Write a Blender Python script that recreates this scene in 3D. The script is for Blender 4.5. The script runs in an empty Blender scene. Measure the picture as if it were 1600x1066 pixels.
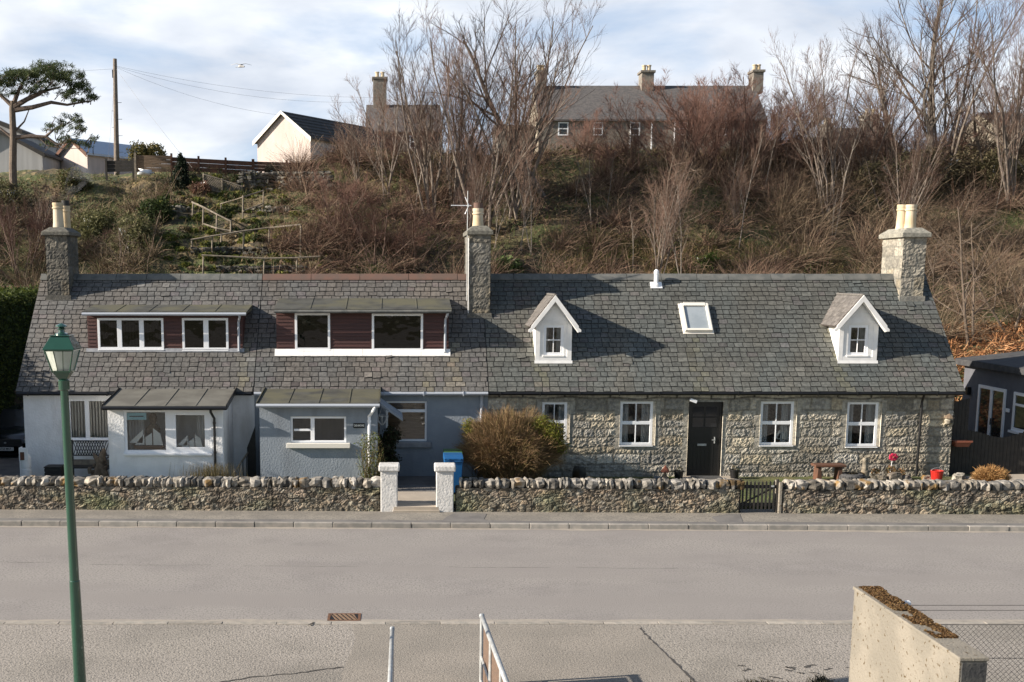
import bpy, math, random
import numpy as np
from mathutils import Vector, Matrix, noise
R = math.radians
# ------------------------------------------------------------------ camera, sky, sun, exposure
sc = bpy.context.scene
FPX, CX, CY, HC, TH = 1850.0, 610.0, 723.0, 5.8, R(8.94)
cam = bpy.data.objects.new("camera", bpy.data.cameras.new("camera"))
sc.collection.objects.link(cam)
cam.location = (0, 0, HC); cam.rotation_euler = (R(90) - TH, 0, 0)
cam.data.sensor_width = 36; cam.data.lens = 36 * FPX / 1600
cam.data.shift_x = (800 - CX) / 1600; cam.data.shift_y = (CY - 533) / 1600
cam.data.clip_end = 3000; cam.data.clip_start = .1
sc.camera = cam
LDIR = Vector((.90, .165, -.405)).normalized()          # direction the sunlight travels
SUN_EL = math.asin(-LDIR.z); SUN_AZ = math.atan2(-LDIR.x, -LDIR.y)
world = bpy.data.worlds.new("World"); sc.world = world; world.use_nodes = True
nt = world.node_tree; N = nt.nodes; L = nt.links; N.clear()
out = N.new('ShaderNodeOutputWorld'); bg = N.new('ShaderNodeBackground'); bg.inputs[1].default_value = .066
sky = N.new('ShaderNodeTexSky'); sky.sky_type = 'NISHITA'; sky.sun_disc = False
sky.sun_elevation = SUN_EL; sky.sun_rotation = SUN_AZ; sky.air_density = 1.0; sky.dust_density = .6; sky.ozone_density = 1.5
tc = N.new('ShaderNodeTexCoord'); sep = N.new('ShaderNodeSeparateXYZ'); L.new(tc.outputs['Generated'], sep.inputs[0])
def wm(op, a, b=None):
    m = N.new('ShaderNodeMath'); m.operation = op
    for i, q in enumerate((a, b)):
        if q is None: continue
        if isinstance(q, (int, float)): m.inputs[i].default_value = q
        else: L.new(q, m.inputs[i])
    return m.outputs[0]
zz = wm('ADD', wm('MAXIMUM', sep.outputs[2], 0.0), .22)
cmb = N.new('ShaderNodeCombineXYZ'); L.new(wm('DIVIDE', sep.outputs[0], zz), cmb.inputs[0]); L.new(wm('DIVIDE', sep.outputs[1], zz), cmb.inputs[1])
cl = N.new('ShaderNodeTexNoise'); cl.inputs['Scale'].default_value = 1.5; cl.inputs['Detail'].default_value = 9; cl.inputs['Roughness'].default_value = .55; cl.inputs['Distortion'].default_value = .25
mp = N.new('ShaderNodeMapping'); mp.inputs['Location'].default_value = (7.3, 1.4, .3); L.new(cmb.outputs[0], mp.inputs[0]); L.new(mp.outputs[0], cl.inputs[0])
rp = N.new('ShaderNodeValToRGB'); rp.color_ramp.elements[0].position = .34; rp.color_ramp.elements[1].position = .53; L.new(cl.outputs[0], rp.inputs[0])
cl2 = N.new('ShaderNodeTexNoise'); cl2.inputs['Scale'].default_value = 2.3; cl2.inputs['Detail'].default_value = 8
mp2 = N.new('ShaderNodeMapping'); mp2.inputs['Location'].default_value = (1.3, 9.4, 2.3); L.new(cmb.outputs[0], mp2.inputs[0]); L.new(mp2.outputs[0], cl2.inputs[0])
rp2 = N.new('ShaderNodeValToRGB'); rp2.color_ramp.elements[0].position = .35; rp2.color_ramp.elements[1].position = .66
rp2.color_ramp.elements[0].color = (5.0, 5.5, 6.4, 1); rp2.color_ramp.elements[1].color = (9.2, 9.4, 9.7, 1); L.new(cl2.outputs[0], rp2.inputs[0])
def sstep(v, a0, b0):
    m_ = N.new('ShaderNodeMapRange'); m_.interpolation_type = 'SMOOTHSTEP'; m_.inputs[1].default_value = a0; m_.inputs[2].default_value = b0; L.new(v, m_.inputs[0]); return m_.outputs[0]
north = wm('MULTIPLY', sstep(sep.outputs[1], .15, .55), sstep(sep.outputs[2], .50, .30))   # the cloud bank stands in the north; clear sky overhead
base = N.new('ShaderNodeMixRGB'); L.new(wm('MULTIPLY', north, .6), base.inputs[0]); base.inputs[2].default_value = (4.2, 5.7, 8.2, 1); L.new(sky.outputs[0], base.inputs[1])
mx = N.new('ShaderNodeMixRGB'); L.new(wm('MULTIPLY', wm('MULTIPLY', rp.outputs[0], .92), wm('MAXIMUM', north, .12)), mx.inputs[0]); L.new(base.outputs[0], mx.inputs[1]); L.new(rp2.outputs[0], mx.inputs[2])
L.new(mx.outputs[0], bg.inputs[0]); L.new(bg.outputs[0], out.inputs[0])
sd = bpy.data.lights.new("sun", 'SUN'); sd.energy = 5.0; sd.angle = R(.5); sd.color = (1, .90, .775)
so = bpy.data.objects.new("sun", sd); sc.collection.objects.link(so)
so.rotation_euler = LDIR.to_track_quat('-Z', 'Y').to_euler(); so.location = (-30, 0, 40)
sc.view_settings.view_transform = 'Standard'; sc.view_settings.look = 'None'
sc.view_settings.exposure = 0.92; sc.view_settings.gamma = 1
# ------------------------------------------------------------------ projection helpers
_f = Vector((0, math.cos(TH), -math.sin(TH))); _u = Vector((0, math.sin(TH), math.cos(TH)))
def ray(px, py): return Vector(((px - CX) / FPX, 0, 0)) + _u * (-(py - CY) / FPX) + _f
def P(px, py, Y):
    d = ray(px, py); t = Y / d.y; return Vector((d.x * t, Y, HC + d.z * t))
def G(px, py, Z=0.0):
    d = ray(px, py); t = (Z - HC) / d.z; return Vector((d.x * t, d.y * t, Z))
def X(px, Y, py=600): return P(px, py, Y).x
def Zp(py, Y): return P(CX, py, Y).z
# ------------------------------------------------------------------ object helpers
def tag(o, label=None, cat=None, group=None, kind=None):
    if label: o['label'] = label
    if cat: o['category'] = cat
    if group: o['group'] = group
    if kind: o['kind'] = kind
    return o
def thing(name, loc, label, cat, group=None, rz=0):
    o = bpy.data.objects.new(name, None); sc.collection.objects.link(o); o.location = loc; o.rotation_euler = (0, 0, rz)
    o.empty_display_size = .2
    return tag(o, label, cat, group)
def woff(o):
    v = Vector((0, 0, 0))
    while o is not None: v += o.location; o = o.parent
    return v
def finish(name, me, mat, parent=None, smooth=False, bevel=0, origin=None):
    o = bpy.data.objects.new(name, me); sc.collection.objects.link(o)
    if mat: me.materials.append(mat)
    if parent is not None:
        o.parent = parent; off = woff(parent)
        if parent.get('_local'): off = Vector((0, 0, 0))
        if off.length: me.transform(Matrix.Translation(-off))
    elif origin is not None:
        me.transform(Matrix.Translation(-Vector(origin))); o.location = origin
    if smooth: me.shade_smooth()
    if bevel:
        b = o.modifiers.new('bevel', 'BEVEL'); b.width = bevel; b.segments = 2; b.limit_method = 'ANGLE'
    return o
class MB:
    def __init__(s): s.v = []; s.f = []; s.c = []
    def add(s, vs, fs, col=(1, 1, 1)):
        n = len(s.v); s.v.extend([tuple(q) for q in vs])
        for f in fs: s.f.append(tuple(i + n for i in f)); s.c.append(col)
        return s
    def quad(s, a, b, c, d, col=(1, 1, 1)): return s.add((a, b, c, d), ((0, 1, 2, 3),), col)
    def box(s, x0, x1, y0, y1, z0, z1, col=(1, 1, 1)):
        return s.add([(x0,y0,z0),(x1,y0,z0),(x1,y1,z0),(x0,y1,z0),(x0,y0,z1),(x1,y0,z1),(x1,y1,z1),(x0,y1,z1)],
            [(0,3,2,1),(4,5,6,7),(0,1,5,4),(1,2,6,5),(2,3,7,6),(3,0,4,7)], col)
    def obox(s, c, hx, hy, hz, M=None, col=(1, 1, 1)):
        vs = [Vector((sx*hx, sy*hy, sz*hz)) for sz in (-1, 1) for sx, sy in ((-1,-1),(1,-1),(1,1),(-1,1))]
        if M is not None: vs = [M @ q for q in vs]
        c = Vector(c); return s.add([q + c for q in vs], [(0,3,2,1),(4,5,6,7),(0,1,5,4),(1,2,6,5),(2,3,7,6),(3,0,4,7)], col)
    def prism(s, poly, ext, col=(1, 1, 1)):
        n = len(poly); e = Vector(ext); vs = [Vector(q) for q in poly]; vs += [q + e for q in vs]
        fs = [tuple(range(n))[::-1], tuple(range(n, 2*n))] + [(i, (i+1) % n, n + (i+1) % n, n + i) for i in range(n)]
        return s.add(vs, fs, col)
    def tube(s, pts, rad, n=6, col=(1, 1, 1), cap=True):
        pts = [Vector(p) for p in pts]
        if isinstance(rad, (int, float)): rad = [rad] * len(pts)
        b = len(s.v); k = len(pts); ref = None
        for i, p in enumerate(pts):
            d = (pts[min(i+1, k-1)] - pts[max(i-1, 0)])
            if d.length < 1e-9: d = Vector((0, 0, 1))
            d.normalize()
            if ref is None: ref = Vector((1, 0, 0)) if abs(d.x) < .8 else Vector((0, 1, 0))
            a = d.cross(ref).normalized(); c = d.cross(a)
            ref = -c if False else ref
            for j in range(n):
                t = 2 * math.pi * j / n
                q = p + (a * math.cos(t) + c * math.sin(t)) * rad[i]; s.v.append((q.x, q.y, q.z))
        for i in range(k - 1):
            for j in range(n):
                s.f.append((b+i*n+j, b+i*n+(j+1) % n, b+(i+1)*n+(j+1) % n, b+(i+1)*n+j)); s.c.append(col)
        if cap and n > 2:
            s.f.append(tuple(b+j for j in range(n))[::-1]); s.c.append(col)
            s.f.append(tuple(b+(k-1)*n+j for j in range(n))); s.c.append(col)
        return s
    def lathe(s, c, prof, n=16, col=(1, 1, 1)):
        b = len(s.v); k = len(prof)
        for r, z in prof:
            for j in range(n):
                t = 2 * math.pi * j / n; s.v.append((c[0] + r*math.cos(t), c[1] + r*math.sin(t), c[2] + z))
        for i in range(k - 1):
            for j in range(n): s.f.append((b+i*n+j, b+i*n+(j+1) % n, b+(i+1)*n+(j+1) % n, b+(i+1)*n+j)); s.c.append(col)
        s.f.append(tuple(b+j for j in range(n))[::-1]); s.c.append(col)
        s.f.append(tuple(b+(k-1)*n+j for j in range(n))); s.c.append(col)
        return s
    def rock(s, c, rx, ry, rz, rng, col=(1, 1, 1), rough=.25, M=None, sub=2):
        n, m = (8, 6) if sub == 2 else (6, 4); b = len(s.v); seed = Vector((rng.random()*50, rng.random()*50, rng.random()*50)); c = Vector(c)
        for i in range(m + 1):
            ph = math.pi * i / m
            for j in range(n):
                t = 2*math.pi*j/n
                d = Vector((math.sin(ph)*math.cos(t), math.sin(ph)*math.sin(t), math.cos(ph)))
                q = Vector([math.copysign(abs(e)**.6, e) for e in d])
                q *= 1 + rough * noise.noise(d * 1.7 + seed) * 1.6 - rough*.3
                q = Vector((q.x*rx, q.y*ry, q.z*rz))
                if M is not None: q = M @ q
                q += c; s.v.append((q.x, q.y, q.z))
        for i in range(m):
            for j in range(n): s.f.append((b+(i+1)*n+j, b+(i+1)*n+(j+1) % n, b+i*n+(j+1) % n, b+i*n+j)); s.c.append(col)
        return s
    def build(s, name, mat, parent=None, smooth=False, bevel=0, origin=None, label=None):
        me = bpy.data.meshes.new(name); me.from_pydata(s.v, [], s.f)
        at = me.attributes.new('col', 'FLOAT_COLOR', 'FACE')
        a = np.ones((len(s.f), 4), dtype=np.float32); a[:, :3] = np.array(s.c, dtype=np.float32).reshape(-1, 3); at.data.foreach_set('color', a.ravel())
        me.update()
        if parent is None and origin is None and s.v:
            V = np.array(s.v); origin = (float(V[:,0].mean()), float(V[:,1].mean()), float(V[:,2].min()))
        o = finish(name, me, mat, parent, smooth, bevel, origin)
        if label: o['label'] = label
        return o
def np_mesh(name, V, k, cols, mat, parent=None, origin=None):
    """V: (n,k,3) polygons of k verts each; cols (n,3)"""
    n = len(V); me = bpy.data.meshes.new(name); me.vertices.add(n*k); me.vertices.foreach_set('co', V.astype(np.float32).ravel())
    me.loops.add(n*k); me.loops.foreach_set('vertex_index', np.arange(n*k, dtype=np.int32))
    me.polygons.add(n); me.polygons.foreach_set('loop_start', np.arange(0, n*k, k, dtype=np.int32))
    me.update(calc_edges=True)
    at = me.attributes.new('col', 'FLOAT_COLOR', 'FACE'); a = np.ones((n, 4), np.float32); a[:, :3] = cols; at.data.foreach_set('color', a.ravel())
    if parent is None and origin is None: q = V.reshape(-1, 3); origin = (float(q[:,0].mean()), float(q[:,1].mean()), float(q[:,2].min()))
    return finish(name, me, mat, parent, origin=origin)
def copy_tree(o, parent=None):
    c = o.copy(); sc.collection.objects.link(c)
    if parent is not None: c.parent = parent
    for ch in list(o.children): copy_tree(ch, c)
    return c
# ------------------------------------------------------------------ materials
def mat(name, col=(.5,.5,.5), rough=.7, col2=None, scale=8, bump=0, bscale=40, metal=0, spec=.5, attr=False, stretch=(1,1,1),
        col3=None, scale3=1.0, lo=.4, hi=.6, coat=0, trans=0, speck=None, detail=5, lane=None):
    m = bpy.data.materials.new(name); m.use_nodes = True; t = m.node_tree; n = t.nodes; l = t.links; b = n['Principled BSDF']
    b.inputs['Roughness'].default_value = rough; b.inputs['Metallic'].default_value = metal; b.inputs['Specular IOR Level'].default_value = spec
    if coat: b.inputs['Coat Weight'].default_value = coat
    geo = n.new('ShaderNodeNewGeometry'); mpn = n.new('ShaderNodeMapping'); mpn.inputs['Scale'].default_value = stretch; l.new(geo.outputs['Position'], mpn.inputs[0])
    cur = None
    def mixc(fac, a, bb, mode='MIX'):
        x = n.new('ShaderNodeMixRGB'); x.blend_type = mode
        for i, q in enumerate((fac, a, bb)):
            if isinstance(q, (int, float)): x.inputs[i].default_value = q
            elif isinstance(q, tuple): x.inputs[i].default_value = (*q, 1)
            else: l.new(q, x.inputs[i])
        return x.outputs[0]
    def nz(s, d=detail, lo_=lo, hi_=hi):
        q = n.new('ShaderNodeTexNoise'); q.inputs['Scale'].default_value = s; q.inputs['Detail'].default_value = d; l.new(mpn.outputs[0], q.inputs[0])
        r = n.new('ShaderNodeMapRange'); r.inputs[1].default_value = lo_; r.inputs[2].default_value = hi_; l.new(q.outputs[0], r.inputs[0]); return r.outputs[0]
    cur = tuple(col)
    if col2: cur = mixc(nz(scale), cur, tuple(col2))
    if col3: cur = mixc(nz(scale3), cur, tuple(col3))
    if speck:   # (color, scale, lo, hi)
        cur = mixc(nz(speck[1], 2, speck[2], speck[3]), cur, tuple(speck[0]))
    if lane:    # (color, scale xyz, lo, hi)
        ml = n.new('ShaderNodeMapping'); ml.inputs['Scale'].default_value = lane[1]; l.new(geo.outputs['Position'], ml.inputs[0]); ql = n.new('ShaderNodeTexNoise'); ql.inputs['Scale'].default_value = 1; ql.inputs['Detail'].default_value = 4; l.new(ml.outputs[0], ql.inputs[0])
        rl = n.new('ShaderNodeMapRange'); rl.inputs[1].default_value = lane[2]; rl.inputs[2].default_value = lane[3]; l.new(ql.outputs[0], rl.inputs[0]); cur = mixc(rl.outputs[0], cur, tuple(lane[0]))
    if attr:
        at = n.new('ShaderNodeAttribute'); at.attribute_name = 'col'; cur = mixc(1.0, cur, at.outputs['Color'], 'MULTIPLY')
    if isinstance(cur, tuple): b.inputs['Base Color'].default_value = (*cur, 1)
    else: l.new(cur, b.inputs['Base Color'])
    if bump:
        q = n.new('ShaderNodeTexNoise'); q.inputs['Scale'].default_value = bscale; q.inputs['Detail'].default_value = 4; l.new(geo.outputs['Position'], q.inputs[0])
        bp = n.new('ShaderNodeBump'); bp.inputs['Distance'].default_value = bump; bp.inputs['Strength'].default_value = 1; l.new(q.outputs[0], bp.inputs['Height']); l.new(bp.outputs[0], b.inputs['Normal'])
    if trans:
        tr = n.new('ShaderNodeBsdfTranslucent'); ms = n.new('ShaderNodeMixShader'); ms.inputs[0].default_value = trans
        if isinstance(cur, tuple): tr.inputs[0].default_value = (*cur, 1)
        else: l.new(cur, tr.inputs[0])
        o_ = n['Material Output']; l.new(b.outputs[0], ms.inputs[1]); l.new(tr.outputs[0], ms.inputs[2]); l.new(ms.outputs[0], o_.inputs[0])
    return m
def glass(name, tint=(.75,.78,.78), rough=.02, refl=1.0):
    m = bpy.data.materials.new(name); m.use_nodes = True; n = m.node_tree.nodes; l = m.node_tree.links; n.remove(n['Principled BSDF'])
    o = n['Material Output']; fr = n.new('ShaderNodeFresnel'); fr.inputs[0].default_value = 1.5; g = n.new('ShaderNodeBsdfGlossy'); g.inputs['Roughness'].default_value = rough; g.inputs[0].default_value = (refl, refl, refl, 1)
    nq = n.new('ShaderNodeTexNoise'); nq.inputs['Scale'].default_value = 1.7; gq = n.new('ShaderNodeNewGeometry'); l.new(gq.outputs['Position'], nq.inputs[0]); bq = n.new('ShaderNodeBump'); bq.inputs['Distance'].default_value = .012; l.new(nq.outputs[0], bq.inputs['Height']); l.new(bq.outputs[0], g.inputs['Normal'])
    t = n.new('ShaderNodeBsdfTransparent'); t.inputs[0].default_value = (*tint, 1); x = n.new('ShaderNodeMixShader')
    l.new(fr.outputs[0], x.inputs[0]); l.new(t.outputs[0], x.inputs[1]); l.new(g.outputs[0], x.inputs[2]); l.new(x.outputs[0], o.inputs[0]); return m
M = {}
M['slate'] = mat('slate', (.84,.84,.84), .75, (1.25,1.25,1.22), 13, .004, 60, attr=True, spec=.3)
M['slab'] = mat('slab', (.06,.06,.06), .9)
M['felt'] = mat('roofing felt', (.085,.085,.075), .85, (.055,.055,.05), 2.5, .006, 30, col3=(.11,.105,.07), scale3=1.1, spec=.3)
M['pfelt'] = mat('porch felt', (.16,.155,.135), .8, (.12,.115,.10), 1.7, .004, 30, spec=.3)
M['clad'] = mat('red brown boards', (.085,.032,.026), .6, (.06,.025,.021), 5, .003, 40, stretch=(.3,1,6))
M['upvc'] = mat('white upvc', (.90,.91,.93), .35)
M['wpaint'] = mat('white painted timber', (.90,.89,.87), .5, (.82,.81,.79), 5)
M['ivory'] = mat('cream sill', (.78,.74,.66), .6)
M['roughcast'] = mat('white roughcast', (.86,.865,.87), .9, (.80,.805,.81), 3, .012, 20, lane=((.66,.655,.64),(2.2,2.2,.45),.54,.70))
M['bluewall'] = mat('blue grey render', (.27,.305,.345), .9, (.245,.28,.32), 3, .010, 20, lane=((.215,.24,.27),(2.2,2.2,.45),.52,.70))
M['pier'] = mat('white rendered pier', (.64,.625,.60), .85, (.54,.53,.51), 3, .014, 18, lane=((.40,.38,.34),(3,3,.8),.56,.70))
M['stone'] = mat('granite blocks', (.70,.69,.67), .9, (1.12,1.10,1.04), 12, .012, 28, attr=True)
M['rubble'] = mat('rubble', (.26,.25,.235), .95, (.78,.74,.68), 8, .015, 30, attr=True, col3=(.70,.69,.62), scale3=1.3)
M['cope'] = mat('cope stones', (.34,.335,.315), .9, (.86,.84,.79), 6, .01, 30, attr=True, speck=((.55,.36,.14),2.1,.60,.66))
M['glass'] = glass('window glass', (.96,.97,.97))
M['dkglass'] = glass('dormer glass', (.22,.24,.24))
M['dglass'] = mat('dark window', (.02,.022,.025), .05, spec=.6)
M['blackpl'] = mat('black plastic', (.012,.012,.013), .35)
M['greypl'] = mat('grey plastic', (.42,.45,.5), .4)
M['lead'] = mat('lead', (.30,.31,.33), .6, (.22,.23,.25), 5)
M['pot'] = mat('buff chimney pot', (.55,.43,.27), .75, (.46,.36,.22), 4, .002, 30, col3=(.58,.50,.37), scale3=2)
M['soot_shade'] = mat('sooty metal and painted shade', (.02,.02,.02), .7)
M['red'] = mat('ridge terracotta', (.15,.085,.065), .85, (.12,.08,.065), 3)
M['ridge'] = mat('grey ridge', (.10,.105,.10), .85, (.15,.15,.14), 4, .004, 30)
M['road'] = mat('road asphalt', (.288,.267,.251), .92, (.258,.239,.225), 1.6, .007, 45, col3=(.305,.283,.262), scale3=.5, speck=((.175,.163,.152),26,.50,.68), spec=.25, lane=((.262,.242,.226),(.10,.75,1),.46,.66))
M['layp'] = mat('smoother asphalt', (.30,.27,.232), .95, (.255,.232,.20), .7, .012, 36, speck=((.19,.172,.15),24,.50,.66), spec=.25)
M['lay'] = mat('coarse asphalt', (.31,.284,.247), .95, (.245,.225,.197), .8, .018, 32, speck=((.185,.17,.15),20,.50,.66), spec=.25, col3=(.335,.305,.27), scale3=.35)
M['pave'] = mat('pavement asphalt', (.285,.26,.222), .95, (.225,.207,.18), 1.5, .008, 50, speck=((.16,.15,.135),26,.5,.66), spec=.2)
M['tar'] = mat('dark tarmac', (.13,.123,.118), .95, (.175,.165,.155), 2, .006, 60)
M['kerb'] = mat('kerb', (.33,.305,.275), .9, (.25,.24,.22), 6, .006, 50, attr=True)
M['silt'] = mat('gutter silt', (.35,.31,.26), .95, (.30,.27,.235), 6, .004, 60)
M['seam'] = mat('crack', (.06,.055,.05), .95)
M['lawn'] = mat('lawn', (.10,.13,.035), .95, (.17,.15,.06), 2.5, .02, 60, col3=(.06,.07,.03), scale3=1.4)
M['conc'] = mat('path concrete', (.42,.36,.29), .9, (.36,.31,.25), 2, .003, 50)
M['endface'] = mat('damp dark render', (.045,.045,.045), .9, (.08,.078,.07), 5, .01, 25)
M['hill'] = mat('hillside', (.13,.095,.05), .95, (.045,.036,.022), .7, .10, 5, col3=(.07,.085,.026), scale3=.33, speck=((.24,.18,.09),3.1,.56,.66), lo=.44, hi=.56)
M['leaf'] = mat('foliage', (1,1,1), .7, attr=True, trans=.3, spec=.25)
M['twig'] = mat('twigs', (1,1,1), .85, attr=True, spec=.2)
M['bark'] = mat('bark', (.8,.8,.8), .9, (1.15,1.15,1.1), 9, .01, 20, attr=True)
M['green'] = mat('lamp green paint', (.012,.058,.035), .22, (.015,.068,.042), 3, coat=.9)
M['lglass'] = mat('lantern glass', (.75,.78,.74), .25, (.6,.63,.58), 6, trans=.6)
M['galv'] = mat('galvanised steel', (.48,.5,.5), .5, (.38,.39,.39), 9, metal=.35)
M['rust'] = mat('rusty metal', (.17,.075,.035), .85, (.09,.05,.03), 12)
M['mesh'] = mat('rusty mesh panel', (.15,.095,.065), .85, (.11,.075,.055), 20)
M['cream'] = mat('cream roughcast', (.255,.228,.185), .92, (.205,.185,.15), 1.6, .014, 30, speck=((.10,.07,.035),16,.635,.69))
M['blackwood'] = mat('black timber', (.018,.016,.014), .7, (.03,.026,.022), 6)
M['brownwood'] = mat('brown timber', (.10,.065,.04), .8, (.16,.11,.07), 5, stretch=(.5,1,5))
M['redwood'] = mat('red timber', (.13,.055,.03), .8, (.09,.045,.028), 4)
M['oldwood'] = mat('weathered timber', (.25,.21,.16), .85, (.15,.13,.10), 6)
M['blue'] = mat('blue bin plastic', (.014,.10,.27), .35)
M['binlid'] = mat('green bin lid', (.07,.16,.055), .5)
M['redpl'] = mat('red plastic', (.45,.02,.015), .3)
M['terra'] = mat('terracotta', (.26,.085,.05), .8)
M['curtain'] = mat('curtain', (.62,.62,.60), .9, (.40,.40,.40), 14, stretch=(1,1,.02))
M['blind'] = mat('vertical blind', (.75,.72,.64), .8)
M['tyre'] = mat('tyre rubber', (.05,.05,.052), .85, (.08,.08,.08), 20)
M['carp'] = mat('dark car paint', (.012,.014,.020), .2, coat=.6)
M['plate'] = mat('plate white', (.7,.7,.68), .5)
M['ink'] = mat('black ink', (.01,.01,.01), .6)
M['inkw'] = mat('white lettering', (.8,.8,.75), .6)
M['granite'] = mat('rendered extension', (.125,.128,.145), .9, (.11,.113,.128), 4, .008, 35)
M['pinkw'] = mat('pinkish harled wall', (.60,.51,.465), .9, (.53,.45,.41), 1.4, .01, 30, stretch=(3,3,.4))
M['greyw'] = mat('grey shed wall', (.40,.40,.40), .9, (.34,.34,.34), 1.5, stretch=(3,3,.3))
M['housew'] = mat('old house wall', (.24,.215,.18), .9, (.17,.155,.135), 3, .02, 12)
M['creamw'] = mat('cream gable wall', (.42,.37,.28), .9, (.34,.30,.24), 3)
M['darkroof'] = mat('dark tile roof', (.045,.045,.048), .85, (.07,.07,.07), 5)
M['greyroof'] = mat('old slate roof', (.085,.08,.08), .85, (.12,.11,.105), 6, .02, 14)
M['tinroof_sky'] = mat('metal roof with painted sky', (.45,.52,.62), .4)  # light blue base colour stands for the sky reflected in the metal
M['statue'] = mat('carved wood', (.13,.09,.06), .8, (.20,.15,.10), 12, .01, 40)
M['sail'] = mat('model sail', (.88,.87,.82), .8)
M['hull'] = mat('model hull', (.20,.12,.07), .6)
M['gull'] = mat('gull feathers', (.45,.45,.45), .8)
M['teal'] = mat('pale blue notice', (.30,.55,.60), .6)
M['bracken'] = mat('bracken', (1,1,1), .9, attr=True, trans=.2, spec=.1)
M['wire'] = mat('fence wire', (.13,.12,.11), .6, metal=.2)
# ------------------------------------------------------------------ terrain and road
def lerp_tab(tab, y):
    if y <= tab[0][0]: return tab[0][1]
    for (a, za), (b, zb) in zip(tab, tab[1:]):
        if y <= b: return za + (zb - za) * (y - a) / (b - a)
    return tab[-1][1]
TAB = [(38.6,.16),(42,2.6),(47,4.4),(50,5.6),(55,9.0),(59,11.3),(62,11.9),(70,12.2),(800,12.5)]
def hgt(x, y):
    s = 0.0
    if x < -10: s = min(1, (-10 - x) / 3) * 1.5
    z = lerp_tab(TAB, y - s) - (min(1, max(0, (-2.5-x)/3))*min(1, max(0, (y-50)/8))*.75 if y < 90 else 0) if y > 38.6 else lerp_tab([(-200,-.05),(28,-.05),(38.6,.1)], y)
    if 38.6 < y < 90:
        k = min(1, (y - 38.6) / 3) * (1 if y < 61 else max(0, (90 - y) / 29))
        z += k * (.45 * noise.noise(Vector((x*.22, y*.25, 1.7))) + .22 * noise.noise(Vector((x*.8, y*.8, 5.1))) + .10*noise.noise(Vector((x*2.3, y*2.3, 9.1))))
    return z
def T(px, py, y0=39.0, y1=75):
    d = ray(px, py); y = y0
    while y < y1:
        t = y / d.y; p = Vector((d.x*t, y, HC + d.z*t))
        if p.z <= hgt(p.x, y): return p
        y += .05
    t = 59.5 / d.y; return Vector((d.x*t, 59.5, HC + d.z*t))
def lines(segs):
    o = []
    for a, b, n in segs: o += [a + (b - a) * i / n for i in range(n)]
    return o + [segs[-1][1]]
xs = lines([(-900,-60,12),(-60,-22,20),(-22,34,190),(34,70,20),(70,900,12)])
ys = lines([(-300,10,10),(10,38,14),(38,66,100),(66,90,16),(90,1200,12)])
mb = MB(); mb.v = [(x, y, hgt(x, y)) for y in ys for x in xs]; nx = len(xs)
for j in range(len(ys)-1):
    for i in range(nx-1): mb.f.append((j*nx+i, j*nx+i+1, (j+1)*nx+i+1, (j+1)*nx+i)); mb.c.append((1,1,1))
tag(mb.build('ground', M['hill'], smooth=True, origin=(0,0,0)), kind='structure')
KY, NY, WY = 27.0, 19.42, 28.5           # far kerb, near kerb, boundary wall face
def sheet(name, x0, x1, y0, y1, z, m, nx_=40, wav=0):
    b = MB()
    for i in range(nx_):
        a, c = x0+(x1-x0)*i/nx_, x0+(x1-x0)*(i+1)/nx_
        b.quad((a,y0+wav*noise.noise(Vector((a,0,3))),z),(c,y0+wav*noise.noise(Vector((c,0,3))),z),(c,y1+wav*noise.noise(Vector((c,9,3))),z),(a,y1+wav*noise.noise(Vector((a,9,3))),z))
    return tag(b.build(name, m), kind='structure')
sheet('road', -120, 120, NY-.02, KY+.02, 0, M['road'])
b = MB().quad((-120,KY+.02,-.001),(2,KY+.02,-.001),(2,KY+.021,-.001),(-120,KY+3.6,-.001)); tag(b.build('road_verge', M['road']), kind='structure')
sheet('lay_by', -120, 120, -60, NY-.02, -.004, M['lay'])
b = MB(); b.box(-120, 120, KY+.12, WY+.5, -.04, .10); tag(b.build('pavement', M['pave']), kind='structure')
sheet('pavement_tarmac_strip', -120, 120, KY+.13, KY+.42, .104, M['tar'], 400, .10)
b = MB()
for a in ((640,806),(780,806),(775,816),(800,822),(640,822)): pass
b.prism([tuple(G(*q,.104)) for q in ((690,816),(698,808),(712,801),(760,803),(757,811),(766,816))], (0,0,.003)); 
b.prism([tuple(G(*q,.104)) for q in ((1108,806),(1135,801),(1152,801),(1160,816),(1122,816))], (0,0,.003)); tag(b.build('pavement_patch', M['tar']), kind='structure')
rng = random.Random(4)
b = MB(); x = -60
while x < 60:
    w = .905; g = rng.uniform(.82, 1.15); zt = .115
    b.box(x, x+w, KY + rng.uniform(-.006,.006), KY+.125, -.04, zt, (g, g*.99, g*.97)); x += w + .012
tag(b.build('kerb', M['kerb'], bevel=.012), kind='structure')
sheet('gutter_silt', -60, 60, KY-.16, KY-.005, .004, M['silt'], 500, .16)
b = MB(); x = -60
while x < 60:
    w = .91; g = rng.uniform(.9, 1.35); dz = rng.uniform(0,.006)
    b.box(x, x+w, NY-.10+rng.uniform(-.008,.008), NY+.03, -.04, .006+dz, (g*.98, g*.95, g*.90)); x += w + .012
tag(b.build('near_kerb', M['kerb'], bevel=.006), kind='structure')
sheet('near_gutter_silt', -60, 60, NY+.03, NY+.16, .003, M['silt'], 500, .10)
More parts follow.
